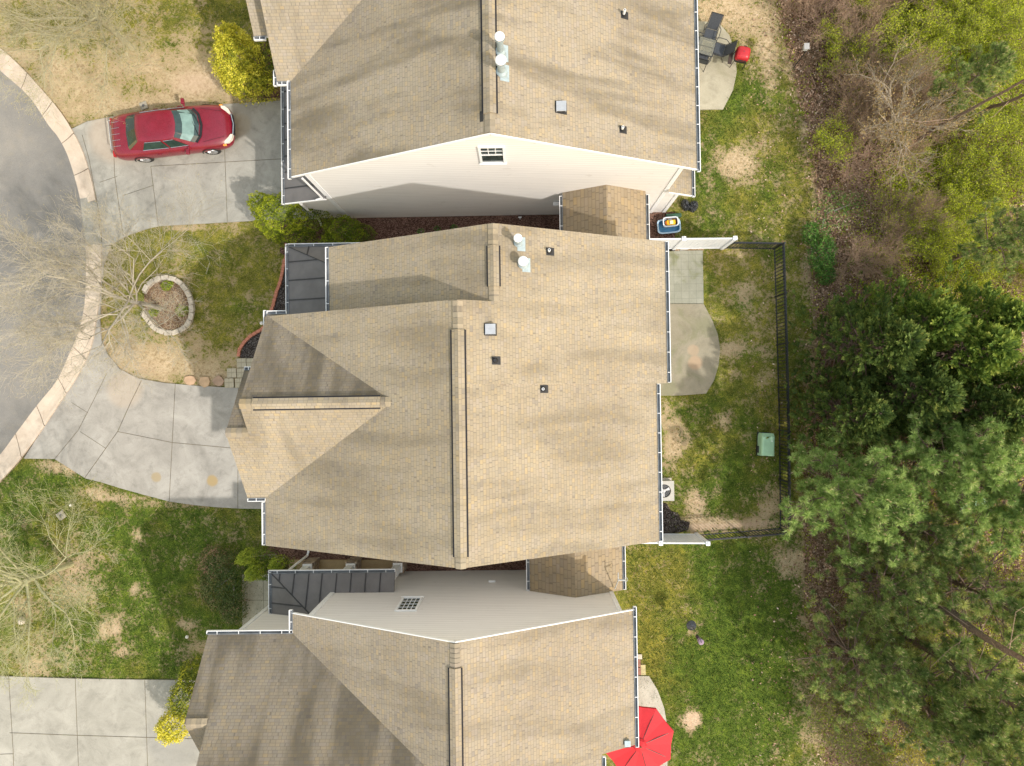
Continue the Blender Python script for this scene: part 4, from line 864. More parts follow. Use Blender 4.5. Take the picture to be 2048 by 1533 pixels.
def make_pine(seed, H, rad, z0, mat, candles=.6, **kw):
    (V, F), (NV, NF, RN), C = pine_mesh(seed, H, rad, z0, mat, **kw); root = empty('pine_tree')
    tr = MB(); ks = 7
    rng = np.random.default_rng(seed+1); px_ = [np.array([rng.normal()*.05, rng.normal()*.05, -.1+(H+.1)*i/ks]) for i in range(ks+1)]; px_[0][:2] = 0; px_[-1][:2] = 0
    for i in range(ks): tr.tube(px_[i], px_[i+1], .17*(1-i/ks*.88)*H/9, .17*(1-(i+1)/ks*.88)*H/9, 10)
    tr.build('trunk', M_PBARK, root); join_mesh('crown', V, F, M_PBARK, NV, NF, mat, root, RN)
    if candles:
        m = MB(); sel = [c for c in C if rng.random() < candles and c[2] > z0]
        for c in sel:
            for _ in range(rng.integers(1, 3)):
                o = rng.normal(size=3)*.015; m.tube(c+o, c+o*1.5+np.array([rng.normal()*.02, rng.normal()*.02, rng.uniform(.12, .22)]), .016, .010, 5)
        o = m.build('candles', plain('pine_candle', (.60, .50, .28), .8), root); o['kind'] = 'stuff'
    return root
def make_cedar(seed, H, rad, mat, nspray=520, z0=.4):
    """dense feathery evergreen: flat upswept sprays over a broad cone"""
    rng = np.random.default_rng(seed); root = empty('cedar_tree'); Vs = []; Fs = []; Rn = []; k = 0; segs = []
    for i in range(nspray):
        f = rng.uniform(0, 1)**.8; z = z0+(H-z0)*f; R_ = rad*(1-f)**.75*(1+.16*math.sin(5*z+seed)+.12*math.sin(3*z*1.7)); a = rng.uniform(0, 6.283); lob = 1+.22*math.sin(a*4+z*2+seed)+.12*math.sin(a*9+z*5)
        rr = R_*lob*rng.uniform(.6, 1.05); c = np.array([math.cos(a)*rr, math.sin(a)*rr, z]); out = np.array([math.cos(a), math.sin(a), rng.uniform(.5, 1.3)]); out /= np.linalg.norm(out)
        if i % 4 == 0: segs.append([0, 0, max(.2, z-.4*rr), *c, .02, .006])
        side = np.cross(out, rng.normal(size=3)*.6+np.array([0, 0, 1])); side /= np.linalg.norm(side); L = rng.uniform(.30, .52); base = rng.uniform(.2, .7)
        m = 15
        for j in range(m):
            t = j/(m-1); sg = 1 if j % 2 else -1; o = c+out*L*t*.8; d = out*.75+side*sg*.75*(1-t*.6)+rng.normal(size=3)*.16; d /= np.linalg.norm(d); l = L*.5*(1.1-t*.6)
            w_ = np.cross(d, rng.normal(size=3)); w_ /= np.linalg.norm(w_); w_ *= .032
            Vs += [o, o+d*l*.5+w_, o+d*l, o+d*l*.5-w_]; Rn.append(base+rng.normal()*.12+(t-.5)*.25)
    V = np.array(Vs); F = np.arange(len(V)).reshape(-1, 4); sV, sF = seg_tubes(segs, 4); join_mesh('crown', sV, sF, M_PBARK, V, F, mat, root, np.clip(Rn, 0, 1))
    tr = MB(); tr.tube((0, 0, -.1), (0, 0, H*.9), .14, .02, 9); tr.build('trunk', M_PBARK, root)
    return root
def place(o, loc, rz, sc, label, cat='tree', group=None, first=False):
    c = o if first else copy_tree(o); c.location = loc; c.rotation_euler = (0, 0, rz); c.scale = (sc, sc, sc)
    return tag(c, label, cat, group)

# ------------------------------------------------------------------ trees of the wood
GP = 'long-needled pines at the edge of the wood'
pA = make_pine(3, 6.3, 2.7, 1.7, L_PINE, .5, ntuft=90, nwh=10, dens=1.1)
pB = make_pine(8, 6.0, 2.8, 1.2, L_PINED, .9, ntuft=80, nwh=9, dens=.6)
pC = make_pine(15, 9.0, 2.3, 4.0, L_PINED, .9, ntuft=80, nwh=8, dens=.8)
def px_place(o, px, py, zc, rz, sc, label, first=False):
    q = at(px, py, zc); return place(o, (q.x, q.y, 0), rz, sc, label, 'pine tree', GP, first)
px_place(pA, 1705, 985, 3.8, .4, 1.0, 'bright green pine whose crown reaches over the black fence beside the green box', True)
px_place(pA, 1905, 915, 4.4, 2.0, 1.05, 'bright green pine behind the fence pine, overlapping the dark cedars from below')
px_place(pA, 2035, 990, 4.4, 3.6, 1.0, 'bright green pine cut by the right edge, below the cedars')
px_place(pB, 1760, 1165, 2.6, 1.0, .88, 'bluish low pine just below the pine that overhangs the fence corner', True)
px_place(pB, 1965, 1190, 3.4, 2.6, 1.05, 'bluish pine at the right edge above the thick leaning bare trunk')
px_place(pB, 1735, 1330, 3.2, 4.1, .9, 'bluish pine with pale candles standing nearest the dark green lawn')
px_place(pB, 1875, 1390, 3.6, 5.2, 1.0, 'bluish pine with pale candles in the lower middle of the pine group')
px_place(pC, 2010, 1400, 6.5, .5, 1.0, 'tall pine with long candles in the lower right corner', True)
px_place(pC, 2000, 1530, 6.5, 2.2, .9, 'tall pine at the very bottom of the right edge, half out of frame')
px_place(pB, 1830, 1060, 2.6, .2, .8, 'small bluish pine in the gap under the two bright pines')
px_place(pC, 1985, 130, 5.0, 1.4, .62, 'lone pine top over the fresh green ground plants in the upper right corner')
px_place(pC, 2045, 470, 5.0, 3.9, .7, 'blurred pine top at the right edge just above the cedars')
GC = 'dark feathery cedars beside the wood'
cA = make_cedar(2, 6.4, 2.1, L_CEDAR, 1000); cB = make_cedar(5, 5.8, 1.9, L_CEDARY, 850)
for i, (o, px, py, zc, sc, lab) in enumerate([
    (cA, 1765, 690, 4.5, 1.0, 'dark cedar at the upper left corner of the cedar group, nearest the black fence'),
    (cA, 1722, 825, 4.0, .85, 'small dark cedar at the lower left of the cedar group, above the fence pine'),
    (cB, 1850, 650, 4.5, 1.05, 'yellowish cedar in the middle of the top row of cedars'),
    (cA, 1850, 790, 5.0, 1.0, 'dark cedar in the centre of the group, directly above the second bright pine'),
    (cB, 1960, 700, 5.5, 1.15, 'yellow-tipped cedar right of the group centre'),
    (cB, 2020, 640, 5.2, 1.0, 'yellow-tipped cedar at the top right of the cedar group'),
    (cA, 1975, 830, 4.6, 1.0, 'dark cedar low on the right side of the cedar group'),
    (cB, 2060, 780, 5.0, 1.0, 'cedar cut by the right edge of the photo')]):
    q = at(px, py, zc); place(o, (q.x, q.y, 0), i*1.3, sc, lab, 'cedar tree', GC, first=(i in (0, 2)))
# the tall bare trunks whose tops leave the frame on the right
def leaning_trunk(base, top, zt, r, seed, label, twigs=9):
    rng = np.random.default_rng(seed); b = at(*base, 0); t = at(*top, zt); root = empty('dead_tree', b, 0, label, 'tree', 'bare trunks in the wood'); m = MB(); k = 8; d = t-b; pts = []
    for i in range(k+1): f = i/k; pts.append(d*f+Vector((rng.normal()*.06*(0 < i), rng.normal()*.06*(0 < i), 0)))
    for i in range(k): m.tube(pts[i], pts[i+1], r*(1-i/k*.6), r*(1-(i+1)/k*.6), 9)
    m.build('trunk', M_PBARK, root); segs = []
    for _ in range(twigs):
        f = rng.uniform(.2, 1); p = np.array(d*f); dd = rng.normal(size=3); dd[2] *= .3; dd /= np.linalg.norm(dd); L = rng.uniform(.5, 1.5)
        q = p+dd*L; segs.append([*p, *q, .014, .008]); segs.append([*q, *(q+(dd+rng.normal(size=3)*.4)*L*.5), .008, .004])
    V, F = seg_tubes(segs, 5); np_mesh('crown', V, F, M_TWIGB, root); return root
leaning_trunk((1812, 288), (2110, 130), 9, .075, 1, 'long thin bare trunk rising to the right edge above the cedars, lower of two', 4)
leaning_trunk((1930, 240), (2110, 160), 8, .09, 2, 'thicker bare trunk rising to the right edge, upper of the two by the pine top', 3)
leaning_trunk((1800, 1172), (2060, 1325), 8.5, .19, 3, 'thick brown bare trunk leaning across the pines towards the lower right', 14)
# bare and budding trees
q = at(1782, 250, 1.6); bare_tree('bare_tree', 'bare pale-branched tree with tawny buds in the upper part of the wood', (q.x, q.y, 0), 1.8, 9, 1.5, .075, 21, 3, plain('tan_branch', (.40, .34, .26), .95), L_TAWNY, .035, nb=2)
q = at(1640, 60, 0); bare_tree('bare_shrub', 'brown leafless thicket shrub at the top of the wood edge', (q.x, q.y, 0), .3, 14, 1.0, .035, 22, 3, M_TWIGB, None, up=.2)
q = at(1700, 230, 0); bare_tree('bare_shrub', 'brown leafless shrub with twiggy sprays left of the pale-branched tree', (q.x, q.y, 0), .3, 12, .95, .03, 23, 3, M_TWIGB, L_TAWNY, .025, nb=1)
q = at(1690, 330, 0); bare_tree('bare_shrub', 'low leafless shrub below the pale-branched tree at the lawn side', (q.x, q.y, 0), .3, 12, .8, .03, 24, 3, M_TWIGB, None)
q = at(1780, 430, 0); bare_tree('bare_shrub', 'sparse leafless shrub in mid wood above the cedars', (q.x, q.y, 0), .3, 12, .8, .025, 25, 3, M_TWIGB, L_FRESH, .03, nb=1)
q = at(1870, 1500, 2); bare_tree('budding_tree', 'bare grey tree with yellow buds at the bottom edge between the pines', (q.x, q.y, 0), 2.0, 9, 1.3, .07, 26, 3, M_TWIG, leaf_mat('yellow_buds', [(0, (.35, .3, .04)), (1, (.6, .5, .1))]), .035, nb=4)
# many small brown thickets and fresh-leaved saplings
def pile(o0, spots, label, cat, group, scl, first=True):
    rg = np.random.default_rng(77+len(spots))
    for i, (px, py) in enumerate(spots):
        q = at(px, py); s = rg.uniform(*scl); place(o0, (q.x, q.y, 0), rg.uniform(0, 6.28), s, label, cat, group, first=(first and i == 0))
br = bare_tree('bare_thicket', 'x', (0, 0, 0), .25, 13, .85, .024, 28, 3, plain('thicket_twig', (.40, .285, .20), .95), None, up=.2)
rg = np.random.default_rng(5)
sp = [(x, y) for x, y in zip(rg.uniform(1585, 2040, 200), rg.uniform(-30, 560, 200)) if x > woods_edge(y)+20 and rg.random() < np.exp(-((x-1690)/130)**2)*1.0+.06][:26]
pile(br, sp, 'leafless brown thicket shrub among many alike filling the upper wood', 'shrub', 'brown thickets in the upper wood', (.7, 1.25))
br2 = bare_tree('leafy_sapling', 'x', (0, 0, 0), .4, 9, .8, .018, 29, 3, plain('sapling_twig', (.28, .25, .15), .95), L_FRESH, .04, nb=2, up=.2)
sp = [(x, y) for x, y in zip(rg.uniform(1600, 2045, 260), rg.uniform(-30, 560, 260)) if x > woods_edge(y)+15 and abs(x-1640)+abs(y-480) > 150 and rg.random() < .04+.5*np.exp(-((x-1930)/120)**2-((y-80)/260)**2)+.16*(y > 380)][:60]
pile(br2, sp, 'yellow-green leafing sapling among many alike in the upper wood', 'sapling', 'leafing saplings in the upper wood', (.45, .95))
br3 = bare_tree('olive_thicket', 'x', (0, 0, 0), .3, 11, .85, .022, 30, 3, plain('olive_brush', (.27, .23, .14), .95), L_LIME, .03, nb=1, up=.2)
sp = [(x, y) for x, y in zip(rg.uniform(1610, 2040, 120), rg.uniform(1080, 1550, 120)) if rg.random() < .35][:34]
pile(br3, sp, 'olive-brown brushy shrub among many alike under the lower pines', 'shrub', 'olive thickets under the lower pines', (.7, 1.2))
# green shrubs at the wood edge
q = at(1640, 515, .5); shrub('leafy_shrub', 'bright green leafy shrub between the fence corner and the cedars', 'shrub', (q.x, q.y, 0), [(0, .1, .6, .55, .8, .6, 3, 0), (-.35, 1.0, .4, .35, .5, .4, 1, .1), (.3, -.7, .3, .4, .4, .35, 1, -.05)], 4200, .045, L_GREEN, 31)
q = at(1665, 420, .5); shrub('leafy_shrub', 'thin yellow-green shrub on the wood edge above the bright green one', 'shrub', (q.x, q.y, 0), [(0, 0, .4, .8, .9, .4, 3, .2), (.9, .3, .3, .6, .5, .3, 1, .2), (-.4, -.8, .3, .4, .4, .3, 1, 0)], 1500, .035, L_GREEN, 32)

# ------------------------------------------------------------------ front gardens
q = at(322, 617); bare_tree('bare_tree', 'bare grey spreading tree growing out of the round stone planter', (q.x, q.y, 0), 2.3, 10, 2.5, .085, 41, 4, M_TWIG, L_BUD, .016, nb=1, spread=.6, up=.06)
q = at(264, 97); bare_tree('budding_tree', 'hazy budding tree over the straw-coloured lawn in the upper left corner', (q.x, q.y, 0), 2.3, 12, 2.6, .085, 42, 4, plain('greenish_twig', (.40, .37, .24), .95), L_BUD, .018, nb=2, spread=.6, up=.05)
q = at(141, 1129); bare_tree('budding_tree', 'pale budding tree over the green lawn at the lower left edge', (q.x, q.y, 0), 2.7, 10, 2.5, .10, 43, 4, plain('olive_twig', (.42, .41, .24), .95), leaf_mat('lime_buds', [(0, (.3, .32, .08)), (1, (.5, .5, .18))]), .016, nb=1, spread=.6, up=.06)
q = at(514, 165, 0); shrub('golden_cypress', 'large golden yellow cypress between the upper lawn and the red car drive', 'shrub', (q.x, q.y, 0),
      [(-.15, .1, 1.3, 1.0, 1.05, 1.4, 3, .15), (-.45, 1.0, 1.2, .62, .6, 1.2, 2, .2), (.30, -.65, 1.0, .9, .65, 1.0, 2, 0), (.75, .4, .8, .75, 1.1, .8, 2, -.22), (-.35, -.35, 1.0, .7, .7, 1.0, 1, .1)], 20000, .042, L_GOLD, 51)
q = at(600, 455, 0); shrub('arborvitae', 'big bright green conical arborvitae at the garage corner between the two drives', 'shrub', (q.x, q.y, 0),
      [(-.2, 0, 1.5, .95, .85, 1.5, 4, .15), (-1.0, .5, 1.2, .52, .52, 1.2, 1.6, .25), (.6, .15, .8, .85, .72, .9, 2.5, -.15), (.1, -.6, .6, .8, .5, .7, 1.5, -.1)], 30000, .026, L_ARB, 52, shell=(.93, 1.0))
q = at(706, 480, 0); shrub('arborvitae', 'smaller round arborvitae in the mulch strip against the porch roof corner', 'shrub', (q.x, q.y, 0),
      [(-.15, .1, .8, .78, .66, .85, 3, -.05), (-.75, -.25, .6, .42, .40, .6, 1, .1), (.45, 0, .5, .6, .5, .5, 1.2, -.2)], 16000, .024, L_ARB, 53, shell=(.93, 1.0))
q = at(462, 1155, 0); shrub('juniper', 'dark green and brown spreading juniper beside the front path', 'shrub', (q.x, q.y, 0),
      [(0, 0, .6, .95, 1.35, .7, 4, 0), (-.4, .8, .5, .65, .65, .6, 2, .25), (.3, -1.15, .4, .55, .65, .5, 2, 0), (-.6, -.4, .35, .5, .7, .4, 1, .1)], 17000, .03, L_DARK, 54)
q = at(563, 1117, 0); root = shrub('arborvitae', 'dark arborvitae with yellow sunlit tips by the porch pillar, below the gutter end', 'shrub', (q.x, q.y, 0),
      [(-.1, -.25, .7, .95, .5, .6, 3, -.3), (-.75, .50, 1.6, .28, .30, 1.0, 1.3, .35), (-.45, -.1, 1.5, .30, .34, 1.0, 1.6, .35), (.3, .1, 1.1, .3, .3, .9, 1, .3), (-.5, .2, .8, .6, .5, .7, 1.5, -.2)], 12000, .028, L_LIME, 55)  # tip lobes yellower, low lobes darker: sun and shadow painted into leaf colour
q = at(400, 1385, 0); shrub('golden_cypress', 'golden yellow cypress with a green upper side at the lower driveway edge', 'shrub', (q.x, q.y, 0),
      [(-.45, -.75, 1.1, .62, .62, 1.0, 3, .3), (-.1, .2, .9, .62, .8, .9, 2.5, -.3), (.1, 1.0, .7, .5, .7, .8, 1.6, -.35)], 11000, .038, L_GOLD, 56)
for (px, py, s, lab) in ((331, 571, .24, 'small lime plant at the top inside of the stone ring'), (362, 622, .27, 'small lime plant at the right inside of the stone ring'), (305, 624, .20, 'smallest lime plant at the left gap of the stone ring')):
    q = at(px, py, .3); shrub('lime_plant', lab, 'plant', (q.x, q.y, .05), [(0, 0, .16, s, s*.9, .18, 1, .2), (s*.6, s*.3, .1, s*.5, s*.5, .12, .4, .1)], 500, .035, L_LIME, int(px))
for (px, py, lab) in ((842, 462, 'seedling in the mulch strip, leftmost along the middle house'), (875, 458, 'seedling in the mulch strip between two others'), (908, 455, 'seedling in the mulch strip, rightmost of three along the eave'), (1020, 424, 'climbing sprig at the foot of the sided wall by the white pipe')):
    q = at(px, py, .1); shrub('seedling', lab, 'plant', (q.x, q.y, .02), [(0, 0, .1, .16, .12, .12, 1, .0)], 70, .035, L_GREEN, int(px), group='seedlings in the mulch')

# ------------------------------------------------------------------ ground cover
def scatter(n, box, prob, seed):
    rng = np.random.default_rng(seed); x = rng.uniform(box[0], box[1], n); y = rng.uniform(box[2], box[3], n); px, py = pix(x, y); pr = prob(px, py, fields(px, py)); k = rng.uniform(0, 1, n) < pr; return x[k], y[k], rng
def outside(px, py):
    """true on open ground (not roofs, drives or beds)"""
    paved = (px < np.interp(py, [0, 98, 173, 258, 390, 490, 600, 700, 800, 915, 965, 1040], [-20, 3, 79, 144, 191, 204, 200, 182, 125, 45, 0, -60]))
    d1 = (px > 165) & (py > np.interp(px, [165, 230, 300, 470, 570], [245, 232, 222, 207, 200])) & (py < np.interp(px, [200, 243, 300, 520, 640], [500, 478, 456, 441, 438])) & (px < 640)
    d2 = (py > np.interp(px, [0, 200, 215, 277, 330, 400, 560], [500, 640, 708, 757, 766, 772, 776])) & (py < np.interp(px, [48, 110, 172, 240, 340, 430, 560], [918, 918, 957, 976, 1003, 1014, 1018])) & (px < 560) & (px < 560)
    side = (px < np.interp(py, [490, 530, 580, 640, 700, 760], [225, 210, 205, 203, 212, 285])) & (py > 480) & (py < 770)
    d3 = (py > 1353) & (px < 520); house = (px > 530) & (px < np.interp(py, [0, 430, 431, 1060, 1061, 1533], [1390, 1390, 1340, 1340, 1250, 1275]))
    h2 = (px > 385) & (px < 620) & (py > 1260)
    bed = (px > 479) & (py > 490) & (py < 780) & (px > np.interp(py, [490, 590, 670, 780], [572, 553, 510, 475]))
    ring = ((px-340)/56)**2+((py-612)/62)**2 < 1
    pat = (px < np.interp(py, [40, 45, 105, 220, 221, 480, 500, 608, 640, 700, 790, 791], [1350, 1440, 1473, 1446, 1340, 1340, 1408, 1408, 1424, 1440, 1410, 1330])) & (py > 40) & (py < 792)
    cars = (px > 225) & (px < 475) & (py > 205) & (py < 322)
    return ~(paved | d1 | d2 | side | d3 | house | h2 | bed | ring | pat | cars)
L_GRASS = leaf_mat('grass_blades', [(0, (.04, .07, .01)), (.25, (.08, .13, .018)), (.45, (.13, .17, .025)), (.62, (.22, .23, .045)), (.8, (.36, .31, .12)), (1, (.52, .43, .25))], .8, .25)
x, y, rng = scatter(330000, (-21.5, 13, -16.5, 16.8), lambda px, py, f: (f[0]*.7+.12)*outside(px, py)*(f[1] < .6)*(px < 1660), 61)
px, py = pix(x, y); g, l, s, k = fields(px, py); n = len(x)
ang = rng.uniform(0, 6.28, n); h = rng.uniform(.02, .075, n); r = rng.uniform(.025, .075, n)
V = np.zeros((n, 3, 3)); V[:, 0] = np.stack([x+r*np.cos(ang)*.35, y+r*np.sin(ang)*.35, np.full(n, -.01)], 1); V[:, 1] = np.stack([x-r*np.cos(ang)*.35, y-r*np.sin(ang)*.35, np.full(n, -.01)], 1); V[:, 2] = np.stack([x+rng.normal(size=n)*r, y+rng.normal(size=n)*r, h], 1)
nz = np.sin(x*1.9+3*np.sin(y*.8))*np.sin(y*2.3+2*np.sin(x*.9))
rn = np.clip(.58-k*.34+rng.normal(size=n)*.19-(g-.5)*.25+nz*.09, 0, 1)
tag(np_mesh('grass', V.reshape(-1, 3), np.arange(3*n).reshape(-1, 3), L_GRASS, rnd=rn), kind='stuff')
# fallen leaves on the wood floor and along its edge
L_LITTER = leaf_mat('fallen_leaves', [(0, (0.075, 0.044, 0.027)), (.3, (0.188, 0.106, 0.069)), (.6, (0.338, 0.206, 0.138)), (.85, (0.475, 0.325, 0.237)), (1, (0.650, 0.525, 0.413))], .8)
x, y, rng = scatter(90000, (9, 24, -17.5, 17.5), lambda px, py, f: .75*f[1]+.05*(px > 1500), 62)
C = np.stack([x, y, rng.uniform(0, .05, len(x))], 1); v, f = leaf_quads(C, .05, rng, np.array([0, 0, 2.2]), .6); tag(np_mesh('leaf_litter', v, f, L_LITTER, rnd=rng.uniform(0, 1, len(f))), kind='stuff')
# fresh low plants in the wood, in drifts
def drift(px, py, f):
    nz = .5+.5*np.sin(px*.031+2*np.sin(py*.017))*np.sin(py*.037+1.7*np.sin(px*.013))
    return np.clip((f[0]+.02)*2.6*(nz**1.2+.15), 0, 1)*(f[1] > .5)*(.08+.92*sm(px-woods_edge(py), 60, 190))
x, y, rng = scatter(230000, (9, 24, -17.5, 17.5), drift, 63)
C = np.stack([x, y, np.abs(rng.normal(size=len(x)))*.16+.03], 1); C = np.concatenate([C+rng.normal(size=C.shape)*np.array([.05, .05, .03]) for _ in range(2)]); C[:, 2] = np.abs(C[:, 2])
v, f = leaf_quads(C, .038, rng, np.array([0, 0, 1.2]), .6); tag(np_mesh('undergrowth', v, f, L_FRESH, rnd=np.clip(rng.normal(.5, .22, len(f)), 0, 1)), kind='stuff')
# twigs and fallen sticks
x, y, rng = scatter(5200, (9, 24, -17.5, 17.5), lambda px, py, f: f[1]*np.clip(.35+.6*np.exp(-((px-1700)/130)**2), 0, 1), 64)
segs = []
for a, b in zip(x, y):
    th = rng.uniform(0, 6.28); L = rng.uniform(.15, .7); z = rng.uniform(.02, .3); p = np.array([a, b, z]); e = p+np.array([math.cos(th)*L, math.sin(th)*L, rng.uniform(-.1, .35)]); e[2] = max(.02, e[2]); segs.append([*p, *e, .008, .004])
V, F = seg_tubes(segs, 3); tag(np_mesh('brushwood', V, F, M_TWIGB), kind='stuff')
GL = 'fallen logs on the wood floor'
for i, (a, b, r, lab) in enumerate((((1740, 1172), (1812, 1150), .045, 'fallen branch under the pines left of the thick leaning trunk'), ((1790, 1252), (1850, 1248), .05, 'pale fallen branch below the thick leaning trunk'), ((1650, 1200), (1700, 1245), .03, 'thin fallen branch near the dark lawn edge'), ((1935, 448), (1990, 434), .05, 'pale fallen stick right of mid wood above the cedars'), ((1830, 345), (1875, 300), .04, 'fallen branch near the long thin bare trunk'))):
    p, q = at(*a), at(*b); d = q-p; m = MB(); pts = [Vector((d.x*t, d.y*t, .08+.05*math.sin(t*5))) for t in (0, .3, .6, 1)]
    for u, w in zip(pts[:-1], pts[1:]): m.tube(u, w, r, r*.8, 8)
    m.tube(pts[1], pts[1]+Vector((-d.y*.2, d.x*.2, .1)), r*.5, r*.3, 6); o = m.build('fallen_branch', M_TWIG, loc=(p.x, p.y, 0)); tag(o, lab, 'branch', GL)

# ------------------------------------------------------------------ the red saloon car
def ring_pts(L, W, n=40, e=3.2, front=0, back=0):
    pts = []
    for i in range(n):
        a = 2*math.pi*i/n; c, s = math.cos(a), math.sin(a); pts.append((L/2*math.copysign(abs(c)**(2/e), c), W/2*math.copysign(abs(s)**(2/e), s)))
    return pts
def car_paint():
    t = NT('red_car_paint', .28, .5); p = t.obj(); n = t.noise(p, 3, 5, .7); n2 = t.noise(p, 55, 3, .8)
    c = t.ramp(n, [(.3, (.16, .003, .014)), (.7, (.22, .005, .022))]); c = t.mix(t.math('MULTIPLY', t.step(n2, .55, .75), .22), c, (.42, .10, .10))
    t.b.inputs['Coat Weight'].default_value = .6; t.b.inputs['Coat Roughness'].default_value = .12; t._set(t.b.inputs['Roughness'], t.ramp(n2, [(.4, (.25,)*3), (.7, (.5,)*3)]))
    return t.out(c)
M_RED = car_paint(); M_CHROME = plain('chrome_trim', (.72, .72, .74), .2, .9, .05); M_TYRE = plain('tyre_rubber', (.03, .03, .032), .8); M_RIM = plain('alloy_rim', (.55, .56, .58), .3, .8)
M_CGL = plain('car_glass', (.025, .05, .045), .06, 0, .3, 3, .8); M_LENS = plain('lamp_lens', (.72, .66, .56), .15, .0, .1, 20, .8); M_AMBER = plain('amber_lens', (.8, .33, .06), .2); M_BLK = plain('black_plastic', (.018, .018, .02), .5); M_SHADE = plain('sunshade', (.19, .30, .28), .5, .0, .25, 4)
def car():
    r1, r2 = at(297, 322, 0), at(433, 306, 0); d = (r2-r1).normalized(); left = Vector((-d.y, d.x, 0)); mid = (r1+r2)/2+left*.84; ang = math.atan2(d.y, d.x)
    root = empty('car', mid, ang, 'dark red four-door saloon parked nose-in on the upper concrete drive', 'car')
    # body: stations along x: (x, half width at sill, half width at belt, sill z, belt z, deck z, half width deck)
    st = [(-2.50, .50, .58, .42, .60, .66, .40), (-2.46, .76, .80, .30, .74, .86, .62), (-2.30, .86, .88, .24, .86, .98, .72), (-1.95, .90, .92, .22, .90, 1.02, .76), (-1.5, .91, .935, .22, .92, 1.02, .79), (-.9, .91, .94, .22, .93, 1.00, .80),
          (0, .91, .94, .22, .92, .98, .80), (.7, .91, .94, .22, .90, .98, .80), (1.15, .91, .93, .22, .87, .97, .79), (1.6, .90, .92, .23, .83, .93, .76), (2.0, .88, .90, .25, .77, .87, .70), (2.25, .82, .85, .28, .70, .80, .62), (2.42, .68, .72, .32, .62, .70, .50), (2.50, .44, .5, .4, .56, .60, .34)]
    mb = MB(); rows = []
    for x, ws, wb, zs, zb, zd, wd in st:
        sec = [(-ws*.9, zs), (-ws, zs+.1), (-wb, (zs+zb)/2), (-wb*.985, zb), (-wd, zd-.03), (-wd*.86, zd+.003), (-wd*.45, zd+.022), (0, zd+.03), (wd*.45, zd+.022), (wd*.86, zd+.003), (wd, zd-.03), (wb*.985, zb), (wb, (zs+zb)/2), (ws, zs+.1), (ws*.9, zs)]
        rows.append(len(mb.v)); mb.v += [(x, y, z) for y, z in sec]
    m = 15
    for a, b in zip(rows[:-1], rows[1:]):
        for i in range(m-1): mb.f.append((a+i, b+i, b+i+1, a+i+1)); mb.m.append(0)
        mb.f.append((a+m-1, b+m-1, b, a)); mb.m.append(0)
    mb.f.append(tuple(rows[0]+i for i in range(m))); mb.m.append(0); mb.f.append(tuple(rows[-1]+i for i in reversed(range(m)))); mb.m.append(0)
    body = mb.build('body', M_RED, root, smooth=True, subsurf=1)
    # wheel arches: dark recesses, wheels
    for x in (-1.42, 1.43):
        for s in (-1, 1):
            w = MB(); y0 = s*.70; y1 = s*.915; w.tube((x, y0, .33), (x, y1, .33), .33, .33, 28)
            o = w.build('wheel', M_TYRE, root, bevel=.03); g = MB(); g.tube((x, s*.90, .33), (x, s*.923, .33), .215, .205, 24)
            for k in range(7):
                a = 2*math.pi*k/7; g.bar((x, s*.926, .33), (x+.19*math.cos(a), s*.926, .33+.19*math.sin(a)), .045, .02, 0, up=(0, 1, 0))
            g.build('rim', M_RIM, o)
            a_ = MB(); n = 16
            for k in range(n):
                t0 = math.pi*(k/n); t1 = math.pi*((k+1)/n)
                P = lambda t, r: (x+r*math.cos(t), s*.942, .34+r*math.sin(t))
                a_.quad([P(t0, .34), P(t1, .34), P(t1, .40), P(t0, .40)], 0); a_.quad([P(t0, .40), P(t1, .40), (x+.38*math.cos(t1), s*.93, .34+.38*math.sin(t1)), (x+.38*math.cos(t0), s*.93, .34+.38*math.sin(t0))], 0)
            a_.build('wheel_arch', M_BLK, root)
    # greenhouse
    zb, zr = .97, 1.40
    base = [(-1.82, -.60), (-1.72, -.72), (-1.0, -.80), (0, -.815), (.75, -.80), (1.02, -.70), (1.22, -.45), (1.30, 0), (1.22, .45), (1.02, .70), (.75, .80), (0, .815), (-1.0, .80), (-1.72, .72), (-1.82, .60), (-1.88, 0)]
    roof = [(-1.13, -.45), (-1.10, -.55), (-.8, -.58), (-.2, -.60), (.20, -.585), (.32, -.54), (.39, -.35), (.43, 0), (.39, .35), (.32, .54), (.20, .585), (-.2, .60), (-.8, .58), (-1.10, .55), (-1.13, .45), (-1.17, 0)]
    n = 16; mb = MB(); B = [(x, y, zb-.02) for x, y in base]; T = [(x, y, zr) for x, y in roof]
    for i in range(n): j = (i+1) % n; mb.quad([B[i], B[j], T[j], T[i]], 0)
    mb.build('cabin_frame', M_RED, root)
    rf = MB(); k = len(rf.v); rings = [(1.0, 0), (.93, .022), (.7, .04), (.35, .052), (.02, .055)]
    for s, dz in rings:
        for x, y in roof: rf.v.append(((x+.36)*s-.36, y*s, zr+dz-.004))
    for r_ in range(4):
        for i in range(n): j = (i+1) % n; rf.f.append((k+r_*n+i, k+r_*n+j, k+(r_+1)*n+j, k+(r_+1)*n+i)); rf.m.append(0)
    rf.f.append(tuple(k+4*n+i for i in range(n))); rf.m.append(0)
    rf.build('roof', M_RED, root, smooth=True)
